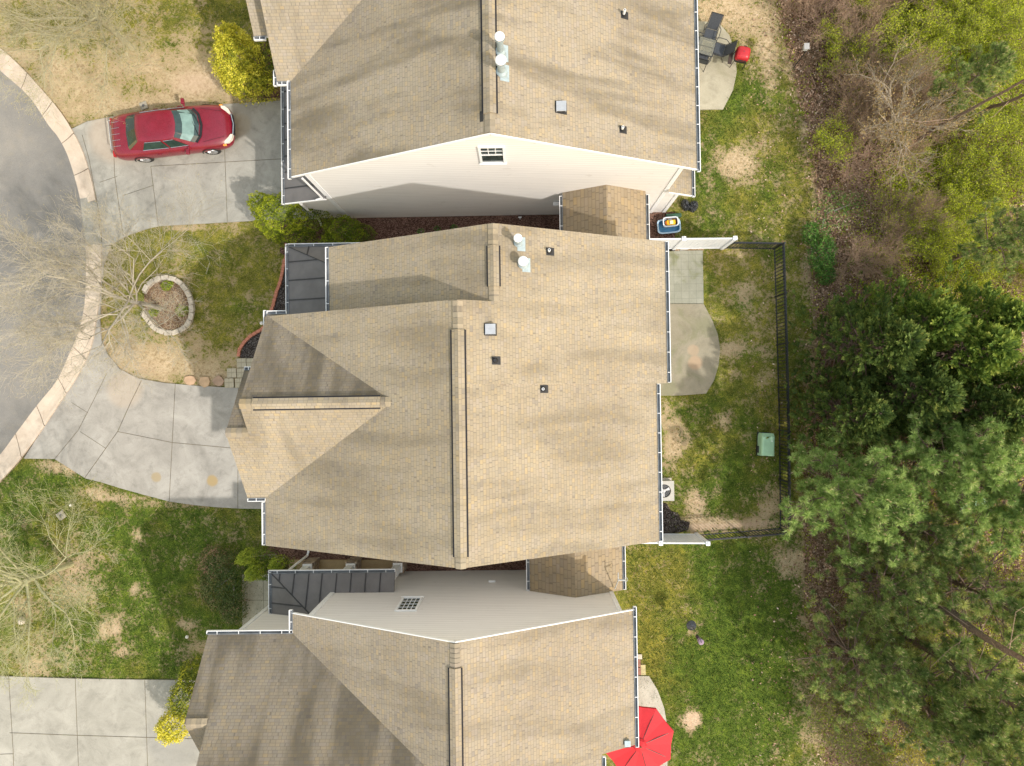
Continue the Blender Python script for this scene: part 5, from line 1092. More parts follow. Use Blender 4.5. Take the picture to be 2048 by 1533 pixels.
    def panel(idx, lo, hi, name, mat, off=.012, trim=None):
        """glass laid on the cabin between base/roof polyline points idx[0]..idx[-1]"""
        g = MB(); P = []
        for i in idx:
            b, t_ = Vector(B[i]), Vector(T[i]); P.append((b.lerp(t_, lo), b.lerp(t_, hi)))
        c = sum((a+b for a, b in P), Vector())/(2*len(P)); nrm = Vector((c.x+.36 if abs(c.x+.36) > abs(c.y)*1.2 else 0, c.y if abs(c.x+.36) <= abs(c.y)*1.2 else 0, .6)).normalized(); o = nrm*off
        for (a, b), (e, f) in zip(P[:-1], P[1:]): g.quad([a+o, e+o, f+o, b+o], 0); g.quad([a+o, a, e, e+o], 0); g.quad([b+o, f+o, f, b], 0)
        ob = g.build(name, mat, root, smooth=False)
        return ob, P, o
    ws, P, o = panel([5, 6, 7, 8, 9], .05, .97, 'windscreen', M_CGL)
    # folded sunshade seen through and wiper trough
    g = MB()
    for (a, b), (e, f) in list(zip(P[:-1], P[1:])): g.quad([a.lerp(b, .22)+o*1.5, e.lerp(f, .22)+o*1.5, e.lerp(f, .72)+o*1.5, a.lerp(b, .72)+o*1.5], 0)
    g.build('sunshade', M_SHADE, ws)
    g = MB(); bw = [Vector(B[i]) for i in (5, 6, 7, 8, 9)]
    for a, b in zip(bw[:-1], bw[1:]): g.bar(a+Vector((.05, 0, .045)), b+Vector((.05, 0, .045)), .10, .02, 0)
    g.bar((1.22, -.45, 1.045), (1.02, .15, 1.09), .02, .02, 0); g.bar((1.28, .05, 1.04), (1.04, .6, 1.09), .02, .02, 0); g.build('wiper', M_BLK, ws)
    panel([13, 14, 15, 0, 1], .05, .93, 'rear_window', M_CGL)
    for s in (0, 1):
        f = (lambda i: i) if s == 0 else (lambda i: {2: 12, 3: 11, 4: 10, 1: 13}[i])
        for nm, (i0, i1, t0, t1) in (('side_window', (2, 3, -.16, .97)), ('side_window', (3, 4, .05, 1.08))):
            a, b = Vector(B[f(i0)]), Vector(T[f(i0)]); c, d_ = Vector(B[f(i1)]), Vector(T[f(i1)]); off = Vector((0, (-1 if s == 0 else 1)*.012, .006))
            q0, q1, q2, q3 = a.lerp(c, t0).lerp(b.lerp(d_, t0), .12)+off, a.lerp(c, t1).lerp(b.lerp(d_, t1), .12)+off, a.lerp(c, t1*.96).lerp(b.lerp(d_, t1*.96), .88)+off, a.lerp(c, t0+.06).lerp(b.lerp(d_, t0+.06), .88)+off
            g = MB(); g.quad([q0, q1, q2, q3] if s == 0 else [q3, q2, q1, q0], 0); w = g.build(nm, M_CGL, root)
            tr = MB(); tr.bar(q0+off*.5, q1+off*.5, .018, .018); tr.bar(q3+off*.5, q2+off*.5, .014, .014); tr.build('chrome_strip', M_CHROME, w)
    # lamps, grille, mirrors, boot rack, handles, bumper seams
    for s in (-1, 1):
        h = MB(); pts = [(2.12, s*.80), (2.30, s*.76), (2.44, s*.62), (2.50, s*.44), (2.42, s*.42), (2.30, s*.55), (2.14, s*.68)]
        h.prism(pts, .60, .80 if False else .785, 0); o_ = h.build('headlight', M_LENS, root, bevel=.012); a_ = MB(); a_.box((2.05, min(s*.80, s*.865), .66), (2.19, max(s*.80, s*.865), .745), 0); a_.build('indicator', M_AMBER, o_, bevel=.01)
        m_ = MB(); m_.box((.62, min(s*.93, s*1.16), .95), (.76, max(s*.93, s*1.16), 1.07), 0); m_.bar((.72, s*.82, .97), (.70, s*.97, .98), .07, .05); m_.build('side_mirror', M_RED, root, bevel=.035)
        t_ = MB(); t_.box((-2.50, min(s*.5, s*.80), .64), (-2.40, max(s*.5, s*.80), .80), 0); t_.build('tail_light', plain('tail_lens', (.35, .02, .02), .2), root, bevel=.02)
        for x in (-.55, .45):
            d_ = MB(); d_.box((x-.09, min(s*.935, s*.965), .79), (x+.09, max(s*.935, s*.965), .82), 0); d_.build('door_handle', M_RED, root, bevel=.008)
    g = MB(); g.bar((2.50, -.42, .64), (2.55, 0, .64), .05, .17, 0); g.bar((2.55, 0, .64), (2.50, .42, .64), .05, .17, 0); o_ = g.build('grille', M_BLK, root)
    c = MB(); c.bar((2.50, -.44, .735), (2.565, 0, .735), .03, .02); c.bar((2.565, 0, .735), (2.50, .44, .735), .03, .02); c.bar((2.50, -.44, .56), (2.565, 0, .56), .03, .02); c.bar((2.565, 0, .56), (2.5, .44, .56), .03, .02); c.build('chrome_strip', M_CHROME, o_)
    g = MB(); g.tube((-2.36, -.62, 1.0), (-2.40, -.58, 1.05), .018, n=8); g.tube((-2.40, -.58, 1.05), (-2.42, .58, 1.05), .022, n=8); g.tube((-2.42, .58, 1.05), (-2.36, .62, 1.0), .018, n=8); rk = g.build('boot_rack', M_CHROME, root)
    g = MB()
    for y in (-.5, -.25, 0, .25, .5): g.bar((-2.34, y, 1.036), (-2.0, y, 1.052), .012, .01)
    g.build('rack_slats', M_CHROME, rk)
    g = MB()   # bonnet and boot shut lines
    g.bar((1.35, -.70, .975), (2.2, -.52, .86), .008, .006); g.bar((1.35, .70, .975), (2.2, .52, .86), .008, .006)
    g.build('shut_line', M_BLK, body)
    return root
car()

# ------------------------------------------------------------------ fences
M_VIN = plain('white_vinyl', (.74, .77, .82), .4, var=.05)
def vinyl_fence(p0, p1, post_t, label, h=1.85):
    p0, p1 = Vector(p0), Vector(p1); d = p1-p0; L = d.length; ang = math.atan2(d.y, d.x); root = empty('white_fence', p0, ang, label, 'fence')
    ts = [t*L for t in post_t]
    for t in ts:
        m = MB(); m.box((t-.065, -.065, 0), (t+.065, .065, h+.05), 0); m.box((t-.08, -.08, h+.05), (t+.08, .08, h+.075), 0); m.lathe([(.10, h+.075), (.02, h+.12)], 4, (t, 0, 0)); m.build('post', M_VIN, root)
    for a, b in zip(ts[:-1], ts[1:]):
        m = MB(); m.box((a+.066, -.025, h-.06), (b-.066, .025, h+.02), 0); m.box((a+.066, -.025, .04), (b-.066, .025, .14), 0); k = int((b-a)/.15); w = (b-a-.13)/k
        for i in range(k): m.box((a+.066+i*w+.004, -.012-.002*(i % 2), .14), (a+.066+(i+1)*w-.004, .012, h-.06), 0)
        m.build('panel', M_VIN, root)
q0, q1 = at(1312, 493), at(1443, 496.5); q0.y = q1.y+.03; q0.x = 4.75
vinyl_fence(q0, q1, (0.0, .455, 1.0), 'white vinyl fence with a capped end post beside the blue toy tub')
q1 = at(1392, 1068); q0 = Vector((3.75, q1.y+.05, 0)); vinyl_fence(q0, q1, (0.0, .46, 1.0), 'white vinyl fence joining the lower black fence to the side wing')
M_BFE = plain('black_fence_metal', (.018, .02, .024), .45)
fp = [at(1448, 497), at(1547, 498.5), at(1553, 690), at(1557, 860), at(1559, 1056), at(1396, 1069)]; H_ = 1.22
root = empty('black_fence', fp[1], 0, 'black metal picket fence running round three sides of the back lawn', 'fence')
posts = []
for a, b in zip(fp[:-1], fp[1:]):
    L = (b-a).length; k = max(1, round(L/1.95)); posts += [a.lerp(b, i/k) for i in range(k)]
posts.append(fp[-1])
for p in posts:
    m = MB(); q = p-fp[1]; m.box((q.x-.03, q.y-.03, 0), (q.x+.03, q.y+.03, H_+.03), 0); m.box((q.x-.036, q.y-.036, H_+.03), (q.x+.036, q.y+.036, H_+.045), 0); m.build('post', M_BFE, root)
for a, b in zip(posts[:-1], posts[1:]):
    if (b-a).length < .3: continue
    m = MB(); A, B = a-fp[1], b-fp[1]
    for z in (H_-.02, H_-.17, .12): m.bar(A+Vector((0, 0, z)), B+Vector((0, 0, z)), .042, .035)
    n = int((b-a).length/.135)
    for i in range(1, n): c = A.lerp(B, i/n); m.box((c.x-.012, c.y-.012, .04), (c.x+.012, c.y+.012, H_-.02), 0)
    m.build('panel', M_BFE, root)

# ------------------------------------------------------------------ stone ring, edging, pavers, stones
M_BLOCK = plain('pale_retaining_block', (.47, .42, .35), .95, var=.25, sc=9); M_BRICK = plain('red_edging_brick', (.50, .20, .13), .95, var=.3, sc=12)
ring = smooth_line([(*at(*p)[:2], 0) for p in ((291, 588), (300, 572), (317, 560), (338, 557), (358, 563), (374, 580), (384, 602), (386, 628), (377, 650), (358, 663), (336, 666), (317, 658), (303, 643), (292, 628))], 10)
root = empty('stone_planter', (*at(340, 612)[:2], 0), 0, 'open ring of pale stone blocks round the bare tree on the front lawn', 'planter'); o0 = root.location
d = [0]
for a, b in zip(ring[:-1], ring[1:]): d.append(d[-1]+(b-a).length)
nb = 19; pts = resample(ring, nb+1)
for lay, n0 in ((0, 1.0), (1, .96)):
    for i in range(nb):
        a, b = pts[i]-o0, pts[i+1]-o0; a.z = b.z = 0; dd = (b-a).normalized(); j = RNG.normal()*.008; s = Vector((-dd.y, dd.x, 0))*(j+ (.02 if lay else 0)); sh = dd*.5*(b-a).length*lay*.5
        m = MB(); m.bar(a+dd*.008+s+sh+Vector((0, 0, .055+.105*lay)), b-dd*.008+s+sh+Vector((0, 0, .055+.105*lay)), .20, .10); m.build('block', M_BLOCK, root, bevel=.014)
soil = MB(); soil.prism([(p.x-o0.x, p.y-o0.y) for p in pts], 0, .10); soil.build('soil', mulch('planter_soil', [(.12, .075, .05), (.22, .14, .09), (.33, .22, .14), (.44, .33, .22)], 24), root)
edge = resample(smooth_line([(*at(*p)[:2], 0) for p in ((573, 510), (568, 530), (562, 560), (553, 588), (544, 620), (528, 655), (508, 668), (492, 681), (481, 697), (477, 713))], 6), 27)
root = empty('brick_edging', edge[0], 0, 'wavy row of red bricks edging the dark mulch bed by the porch', 'edging'); o0 = root.location
for a, b in zip(edge[:-1], edge[1:]):
    dd = (b-a).normalized(); m = MB(); j = Vector((-dd.y, dd.x, 0))*RNG.normal()*.008; m.bar(a-o0+dd*.006+j+Vector((0, 0, .035)), b-o0-dd*.006+j+Vector((0, 0, .045)), .125, .10); m.build('brick', M_BRICK, root, bevel=.008)
q = at(580, 489); m = MB(); m.box((-.22, -.05, 0), (.1, .05, .07)); tag(m.build('brick', M_BRICK, loc=(q.x, q.y, 0), rz=.05, bevel=.01), 'loose red brick at the upper corner of the charcoal porch roof', 'brick')
M_PAV = NT('ribbed_paver', .95, .2); _p = M_PAV.obj(); _x, _y, _z = M_PAV.sep(_p)
_f = M_PAV.math('MINIMUM', M_PAV.math('ABSOLUTE', _x), M_PAV.math('ABSOLUTE', M_PAV.math('SUBTRACT', _y, .02))); _n = M_PAV.noise(_p, 8, 5, .7)
_c = M_PAV.ramp(_n, [(.3, (.36, .32, .23)), (.7, (.47, .42, .32))]); _c = M_PAV.mix(M_PAV.math('MULTIPLY', M_PAV.math('SUBTRACT', 1.0, M_PAV.step(_f, .0, .014)), .7), _c, (.16, .14, .11)); M_PAV = M_PAV.out(_c)
def paver(px, py, lab, mat, sx=.39, sy=.39, rz=.02, h=.05):
    q = at(px, py); m = MB(); m.box((-sx/2, -sy/2, 0), (sx/2, sy/2, h)); return tag(m.build('paver', mat, loc=(q.x, q.y, 0), rz=rz, bevel=.008), lab, 'paver', 'concrete pavers')
for px, py, lab in ((483.5, 726, 'paver nearest the end of the brick edging'), (503, 726, 'paver half hidden under the eave beside the mulch'), (464, 746, 'left paver of the middle row by the garage corner'), (484, 746, 'second paver of the middle row by the garage corner'), (503, 746, 'paver under the white downspout at the eave'), (459, 766, 'left paver of the bottom row, next to the flagstones'), (480, 766, 'pinkish right paver of the bottom row, touching the drive'), (500, 766, 'paver of the bottom row tucked under the roof corner')):
    paver(px, py, lab, M_PAV)
M_PRED = plain('red_paver', (.26, .13, .10), .95, var=.2); M_PYEL = plain('yellowish_paver', (.42, .37, .2), .95, var=.2)
for px, py, lab, mt, sx, sy in ((1274, 1313, 'pale paver, topmost of the small group beside the lower patio', M_BLOCK, .4, .2), (1274, 1326, 'red paver, upper of two beside the lower patio', M_PRED, .28, .3), (1275, 1342, 'red paver, lower of two beside the lower patio', M_PRED, .28, .3), (1286, 1339, 'yellowish paver beside the two red ones at the lower patio', M_PYEL, .2, .42)):
    paver(px, py, lab, mt, sx, sy)
q_ = paver(1367, 495, 'small grey paver at the foot of the upper white fence', plain('grey_paver', (.36, .35, .31), .95), .34, .25, .1)
for px, py, r, col, lab in ((380, 761, .25, (.46, .31, .20), 'orange flagstone, leftmost of three by the drive'), (409, 763, .26, (.50, .35, .22), 'orange flagstone in the middle of three by the drive'), (437, 762, .23, (.36, .25, .18), 'brown flagstone next to the square pavers')):
    q = at(px, py); rg = np.random.default_rng(int(px)); m = MB(); m.prism([(r*(1+rg.normal()*.12)*math.cos(a), r*.88*(1+rg.normal()*.12)*math.sin(a)) for a in np.linspace(0, 6.28, 9)[:-1]], 0, .05)
    tag(m.build('flagstone', plain('flagstone_'+str(int(px)), col, .95, var=.15, sc=5), loc=(q.x, q.y, 0), bevel=.012), lab, 'stone', 'flagstones by the drive')

# ------------------------------------------------------------------ back gardens
M_BF = plain('black_frame', (.02, .022, .025), .45); M_SL = plain('dark_sling_fabric', (.052, .060, .072), .8, var=.3, sc=30)
def tube_path(m, pts, r=.014, n=8, mi=0):
    for a, b in zip(pts[:-1], pts[1:]): m.tube(a, b, r, r, n, mi)
def sling_chair(lab, loc, rz, recl=.32):
    root = empty('patio_chair', loc, rz, lab, 'chair', 'black sling chairs round the glass table')
    m = MB(); m.quad([(-.24, -.25, .41), (.24, -.25, .41), (.24, .22, .43), (-.24, .22, .43)]); m.quad([(-.24, -.25, .395), (-.24, .22, .415), (.24, .22, .415), (.24, -.25, .395)]); m.build('seat', M_SL, root)
    m = MB(); y1 = -.27-recl; m.quad([(-.23, -.27, .43), (-.23, y1, .98), (.23, y1, .98), (.23, -.27, .43)]); m.quad([(-.23, -.285, .42), (.23, -.285, .42), (.23, y1-.02, .97), (-.23, y1-.02, .97)]); m.build('backrest', M_SL, root)
    for s in (-1, 1):
        m = MB(); tube_path(m, [(s*.26, .24, .43), (s*.26, -.27, .42), (s*.25, y1, 1.0)]); tube_path(m, [(s*.26, .24, .43), (s*.27, .28, .0)]); m.build('side_frame', M_BF, root)
        m = MB(); tube_path(m, [(s*.26, -.2, .42), (s*.27, -.38, .0)]); m.build('leg', M_BF, root)
        m = MB(); tube_path(m, [(s*.26, -.36, .60), (s*.34, -.2, .66), (s*.34, .08, .67), (s*.31, .22, .62), (s*.27, .25, .44)]); m.build('armrest', M_BF, root)
    m = MB(); tube_path(m, [(-.25, y1, 1.0), (.25, y1, 1.0)]); tube_path(m, [(-.26, -.27, .42), (.26, -.27, .42)]); tube_path(m, [(-.26, .24, .43), (.26, .24, .43)]); m.build('cross_bar', M_BF, root)
    return root
tilt = R(-17)
def cpos(px, py, z=.42): q = at(px, py, z); return (q.x, q.y, .03)
sling_chair('black sling chair at the far end of the glass table, its back toward the wood', cpos(1420, 71), tilt+R(0)+R(180), .34)
sling_chair('black sling chair facing the table beside the red grill', cpos(1436, 99), tilt+R(90), .3)
sling_chair('black sling chair nearest the empty part of the patio', cpos(1404, 114), tilt, .12)
sling_chair('black sling chair half hidden under the gutter', cpos(1391, 87), tilt-R(90), .3)
q = at(1412, 93, .7); root = empty('glass_table', (q.x, q.y, .03), tilt, 'glass-topped table with black frame between the sling chairs', 'table')
M_TG = NT('clear_table_glass', .05, .5); M_TG.b.inputs['Alpha'].default_value = .28; M_TG = M_TG.out((.30, .30, .24))
m = MB(); m.box((-.34, -.34, .69), (.34, .34, .70)); m.build('glass_top', M_TG, root)
m = MB()
for a, b in (((-.35, -.35), (.35, -.35)), ((.35, -.35), (.35, .35)), ((.35, .35), (-.35, .35)), ((-.35, .35), (-.35, -.35)), ((-.34, 0), (.34, 0))): m.bar((*a, .675), (*b, .675), .03, .03)
m.build('frame', M_BF, root)
for x in (-.31, .31):
    for y in (-.31, .31): m = MB(); m.tube((x, y, .66), (x*1.05, y*1.05, 0), .016, n=8); m.build('leg', M_BF, root)
# grill
q = at(1486, 107, .85); root = empty('grill', (q.x, q.y, 0), R(-12), 'red-lidded gas grill standing on the grass by the upper patio', 'grill')
M_GR = plain('red_enamel', (.42, .022, .03), .35, var=.12, sc=8)
m = MB(); prof = [(1.0, 0, .74), (1.0, .06, .74), (.96, .16, .74), (.82, .24, .74), (.5, .28, .74), (.02, .29, .74)]; k = 28
for s, dz, z in prof:
    for x, y in ring_pts(.58*s, .56*s, k, 4.5): m.v.append((x, y, z+dz))
for r_ in range(len(prof)-1):
    for i in range(k): j = (i+1) % k; m.f.append((r_*k+i, r_*k+j, (r_+1)*k+j, (r_+1)*k+i)); m.m.append(0)
m.f.append(tuple((len(prof)-1)*k+i for i in range(k))); m.m.append(0); lid = m.build('lid', M_GR, root, smooth=True)
m = MB(); m.lathe([(.035, 1.02), (.035, 1.035), (.01, 1.04)], 14); m.build('badge', plain('dull_red', (.3, .03, .04), .5), lid)
m = MB(); m.bar((-.16, -.31, .86), (.16, -.31, .86), .03, .03); m.bar((-.16, -.31, .86), (-.16, -.26, .84), .02); m.bar((.16, -.31, .86), (.16, -.26, .84), .02); m.build('handle', M_BLK, lid)
m = MB(); m.prism(ring_pts(.56, .54, 24, 4.5), .56, .74); m.build('firebox', M_BLK, root, bevel=.02)
m = MB(); m.box((-.50, -.42, .62), (-.34, .42, .66)); m.build('side_shelf', plain('dark_wood_shelf', (.05, .035, .03), .8, var=.4), root, bevel=.01)
m = MB(); m.box((.02, .30, .60), (.16, .45, .66)); m.build('side_burner_knob', M_BLK, root, bevel=.02)
for x in (-.24, .24):
    for y in (-.22, .22): m = MB(); m.tube((x, y, .58), (x*1.1, y*1.1, .0), .016, n=8); m.build('leg', M_BF, root)
# toy tub: blue water table with a yellow toy truck in a crate
M_BLU = plain('blue_plastic', (.10, .30, .50), .35, var=.15, sc=3); M_CLR = plain('pale_blue_plastic', (.40, .55, .68), .3, var=.12, sc=5)
def tub(name, label, cat, loc, rz, L, W, Hh, t, mat, parent=None, inner=None, z0=0.0):
    m = MB(); n = 28; o1 = ring_pts(L*.92, W*.9, n, 5); o2 = ring_pts(L, W, n, 5); i2 = ring_pts(L-2*t, W-2*t, n, 5); i1 = ring_pts(L*.88-t, W*.86-t, n, 5); o3 = ring_pts(L+.05, W+.05, n, 5)
    rows = [(o1, 0), (o2, Hh-.03), (o3, Hh-.03), (o3, Hh), (i2, Hh), (i1, .03)]
    for pts, z in rows: m.v += [(x, y, z+z0) for x, y in pts]
    for r_ in range(len(rows)-1):
        for i in range(n): j = (i+1) % n; m.f.append((r_*n+i, r_*n+j, (r_+1)*n+j, (r_+1)*n+i)); m.m.append(1 if (inner and r_ == 4) else 0)
    m.f.append(tuple(5*n+i for i in range(n))); m.m.append(1 if inner else 0); m.f.append(tuple(reversed(range(n)))); m.m.append(0)
    o = m.build(name, [mat]+([inner] if inner else []), loc=loc, rz=rz)
    return tag(o, label, cat)
q = at(1338, 452, .25); tub('plastic_tub', 'blue plastic tub on the ground by the white fence', 'tub', (q.x, q.y, 0), R(5), .92, .56, .26, .03, M_CLR, inner=M_BLU)
q = at(1341, 444, .35); tub('crate', 'clear storage crate standing in the blue tub', 'crate', (q.x, q.y, .04), R(4), .60, .36, .38, .02, plain('milky_plastic', (.62, .68, .74), .3, var=.1), inner=plain('crate_inside', (.25, .17, .14), .7, var=.5, sc=14))
root = empty('toy_truck', (q.x+.02, q.y-.02, .24), R(4), 'yellow plastic toy truck lying in the clear crate', 'toy'); M_YEL = plain('yellow_plastic', (.85, .50, .02), .4, var=.06)
m = MB(); m.box((-.17, -.12, 0), (.2, .12, .1)); m.build('body', M_YEL, root, bevel=.03); m = MB(); m.box((-.06, -.075, .1), (.08, .075, .17)); m.build('cab', plain('cream_plastic', (.80, .66, .50), .4), root, bevel=.02)
for x in (-.11, .12):
    for s in (-1, 1): m = MB(); m.tube((x, s*.12, .02), (x, s*.15, .02), .05, n=14); m.build('wheel', M_BLK, root)
m = MB(); m.box((-.22, -.08, .02), (-.17, .08, .07)); m.build('bumper', plain('orange_plastic', (.7, .2, .05), .5), root, bevel=.01)
q = at(1348, 432, .1); m = MB(); m.box((-.34, -.07, 0), (.30, .09, .2)); tag(m.build('storage_box', plain('dark_green_plastic', (.03, .085, .05), .5, var=.3), loc=(q.x, q.y, 0), rz=.05, bevel=.03), 'dark green lidded box behind the blue tub', 'box')
# rubbish bags
M_BAG = NT('black_bag_film', .22, .6); M_BAG.b.inputs['Coat Weight'].default_value = .5; _n = M_BAG.noise(M_BAG.obj(), 16, 4, .7, .8); M_BAG.bump(_n, 1.0, .06); M_BAG = M_BAG.out(M_BAG.ramp(_n, [(.3, (.012, .013, .016)), (.7, (.06, .065, .075))]))
def bag(px, py, rx, ry, rz, lab, sd):
    rg = np.random.default_rng(sd); m = MB(); n = 26; k = 12; q = at(px, py, .12)
    for j in range(k):
        v = math.pi*(.02+.55*j/(k-1))
        for i in range(n):
            a = 2*math.pi*i/n; w = 1+.07*math.sin(a*7+j)+.05*math.sin(a*13+j*1.7)+rg.normal()*.03; m.v.append((rx*math.sin(v)*math.cos(a)*w, ry*math.sin(v)*math.sin(a)*w, max(0, .26*math.cos(v)*w+.05)))
    for j in range(k-1):
        for i in range(n): i2 = (i+1) % n; m.f.append((j*n+i, (j+1)*n+i, (j+1)*n+i2, j*n+i2)); m.m.append(0)
    m.f.append(tuple(range(n))); m.m.append(0); m.lathe([(.03, .28), (.015, .33), (.05, .38)], 9); return tag(m.build('rubbish_bag', M_BAG, loc=(q.x, q.y, 0), rz=rz, smooth=False), lab, 'bag', 'black rubbish bags')
bag(1371, 409, .16, .25, .2, 'black rubbish bag on the left, nearest the house corner', 1); bag(1387, 412, .19, .24, -.4, 'black rubbish bag on the right, out on the lawn', 2)
# air conditioner
q = at(1327, 982, .8); root = empty('air_conditioner', (q.x+.03, q.y, 0), 0, 'pale air conditioning unit with round fan, half under the gutter', 'air conditioner'); M_AC = plain('ivory_steel', (.42, .41, .37), .5, var=.08)
m = MB(); m.box((-.42, -.42, 0), (.46, .44, .07)); m.build('pad', M_BLOCK, root, bevel=.01)
m = MB(); m.box((-.37, -.38, .07), (.37, .38, .74)); 
for i in range(14): m.box((-.376, -.34+i*.05, .14), (.376, -.32+i*.05, .68))
m.build('casing', plain('grey_louvre', (.38, .37, .34), .6), root)
m = MB(); n = 32
for i in range(n):   # lid with round opening
    a, b = 2*math.pi*i/n, 2*math.pi*(i+1)/n; sq = lambda t: (lambda c, s, k: (.40*c/k, .40*s/k))(math.cos(t), math.sin(t), max(abs(math.cos(t)), abs(math.sin(t))))
    for z, fl in ((.80, 1), (.745, 0)):
        Q = [(.27*math.cos(a), .27*math.sin(a), z), (*sq(a), z), (*sq(b), z), (.27*math.cos(b), .27*math.sin(b), z)]; m.quad(Q if fl else Q[::-1])
    m.quad([(*sq(a), .80), (*sq(a), .745), (*sq(b), .745), (*sq(b), .80)]); m.quad([(.27*math.cos(a), .27*math.sin(a), .80), (.27*math.cos(b), .27*math.sin(b), .80), (.27*math.cos(b), .27*math.sin(b), .745), (.27*math.cos(a), .27*math.sin(a), .745)])
m.build('lid', M_AC, root)
m = MB(); m.lathe([(.27, .742), (.27, .743)], 28); m.build('fan_well', plain('dark_slate', (.035, .04, .045), .5), root)
m = MB(); m.lathe([(.07, .745), (.07, .775), (.03, .785)], 16)
for k in range(3):
    a = 2*math.pi*k/3+.4; pts = [(.05*math.cos(a-.4), .05*math.sin(a-.4), .765), (.24*math.cos(a-.28), .24*math.sin(a-.28), .752), (.25*math.cos(a+.22), .25*math.sin(a+.22), .772), (.06*math.cos(a+.5), .06*math.sin(a+.5), .775)]; m.quad(pts); m.quad([(x, y, z-.004) for x, y, z in pts][::-1])
m.build('fan', plain('fan_grey', (.5, .5, .5), .4), root)
m = MB()
for r_ in (.06, .13, .2):
    for i in range(24): a, b = 2*math.pi*i/24, 2*math.pi*(i+1)/24; m.bar((r_*math.cos(a), r_*math.sin(a), .803), (r_*math.cos(b), r_*math.sin(b), .803), .004)
m.build('fan_guard', M_AC, root)
# green utility cabinet
q = at(1534, 889, .4); root = empty('utility_cabinet', (q.x, q.y, 0), R(-3), 'pale green domed utility cabinet beside the black fence', 'cabinet'); M_GC = plain('pale_green_steel', (.34, .54, .36), .45, var=.1, sc=3)
m = MB(); L, W = .92, .54; n = 10; prof = [(W/2, 0), (W/2, .50)]+[(W/2-.09+.09*math.cos(a), .50+.09*math.sin(a)) for a in np.linspace(.2, math.pi/2, 5)]; prof = prof+[(-x, z) for x, z in reversed(prof)]
k = len(prof); A = [(x, -L/2+.04, z) for x, z in prof]; B = [(x, -L/2, min(z, .53)) for x, z in prof]; C = [(x, L/2-.14, z) for x, z in prof]; D = [(x*.86, L/2, min(z, .46)) for x, z in prof]
for S, T_ in ((B, A), (A, C), (C, D)):
    for i in range(k-1): m.quad([S[i], S[i+1], T_[i+1], T_[i]][::-1])
m.quad(B); m.quad(D[::-1]); m.build('hood', M_GC, root); m = MB(); m.box((-.29, -.5, -.02), (.29, .48, .05)); m.build('base', M_BLK, root, bevel=.01)
m = MB(); m.box((-.33, -.36, .04), (-.272, -.08, .26)); m.build('side_box', M_BLK, root, bevel=.01); m = MB(); m.box((.10, .14, .592), (.16, .17, .60)); m.build('label_plate', plain('white_sticker', (.8, .8, .8), .5), root)
# second pale green cabinets glimpsed in the pines
for i, (px, py, rz, lab) in enumerate(((1932, 1022, .35, 'pale green box glimpsed between the pines, left of two'), (1962, 1012, .35, 'pale green box glimpsed between the pines, right of two'))):
    q = at(px, py, .5); root = empty('utility_box', (q.x, q.y, 0), rz, lab, 'box', 'pale green boxes in the pines'); m = MB(); m.box((-.22, -.26, 0), (.22, .26, .5)); m.build('cabinet', M_GC, root, bevel=.03); m = MB(); m.box((-.24, -.28, .5), (.24, .28, .55)); m.build('lid', M_GC, root, bevel=.02)
# parasol
ct = at(1281, 1493, 2.45); root = empty('parasol', (ct.x, ct.y, 0), 0, 'red eight-panelled parasol over the lower patio', 'parasol'); M_RP = plain('red_canvas', (.50, .02, .03), .75, var=.08, sc=3)
m = MB(); n = 8; Rr = 1.40; zt = 2.42; zr_ = 2.02; off = R(15)
def pr_(i, f): a = off+2*math.pi*i/n; return Vector((Rr*f*math.cos(a), Rr*f*math.sin(a), zt-(zt-zr_)*f-.05*math.sin(math.pi*f)))
for i in range(n):
    for j in range(6):
        f0, f1 = j/6, (j+1)/6; 
        for h_ in (0, 1):
            a0, b0 = pr_(i, f0), pr_(i+1, f0); a1, b1 = pr_(i, f1), pr_(i+1, f1); mid0 = (a0+b0)/2-Vector((0, 0, .05*f0)); mid1 = (a1+b1)/2*(.975 if f1 == 1 else 1)-Vector((0, 0, .05*f1)); mid1.z = ((a1+b1)/2).z-.05*f1
            Q = [a0, a1, mid1, mid0] if h_ == 0 else [mid0, mid1, b1, b0]; m.quad(Q)
    a1, b1 = pr_(i, 1), pr_(i+1, 1); mm = (a1+b1)/2*.975; mm.z = a1.z-.05; dn = Vector((0, 0, -.12)); m.quad([a1, a1+dn, mm+dn, mm]); m.quad([mm, mm+dn, b1+dn, b1])
m.build('canopy', M_RP, root)
m = MB(); m.lathe([(.26, 2.37), (.20, 2.43), (.02, 2.50)], 8, mi=0); m.build('vent_cap', M_RP, root); m = MB(); m.lathe([(.03, 2.48), (.035, 2.53), (.01, 2.57)], 12); m.build('finial', plain('bronze', (.2, .14, .09), .4, .6), root)
m = MB(); m.tube((0, 0, .03), (0, 0, 2.45), .022, n=12); m.build('pole', plain('bronze', (.2, .14, .09), .4, .6), root)
for i in range(n): m = MB(); m.bar(pr_(i, .03)-Vector((0, 0, .03)), pr_(i, .99)-Vector((0, 0, .03)), .018, .014); m.build('rib', M_BF, root)
m = MB(); m.lathe([(.25, .03), (.25, .09), (.05, .12)], 20); m.build('base', M_BF, root)
# small dark item by the parasol
q = at(1210, 1528, 1.0); 
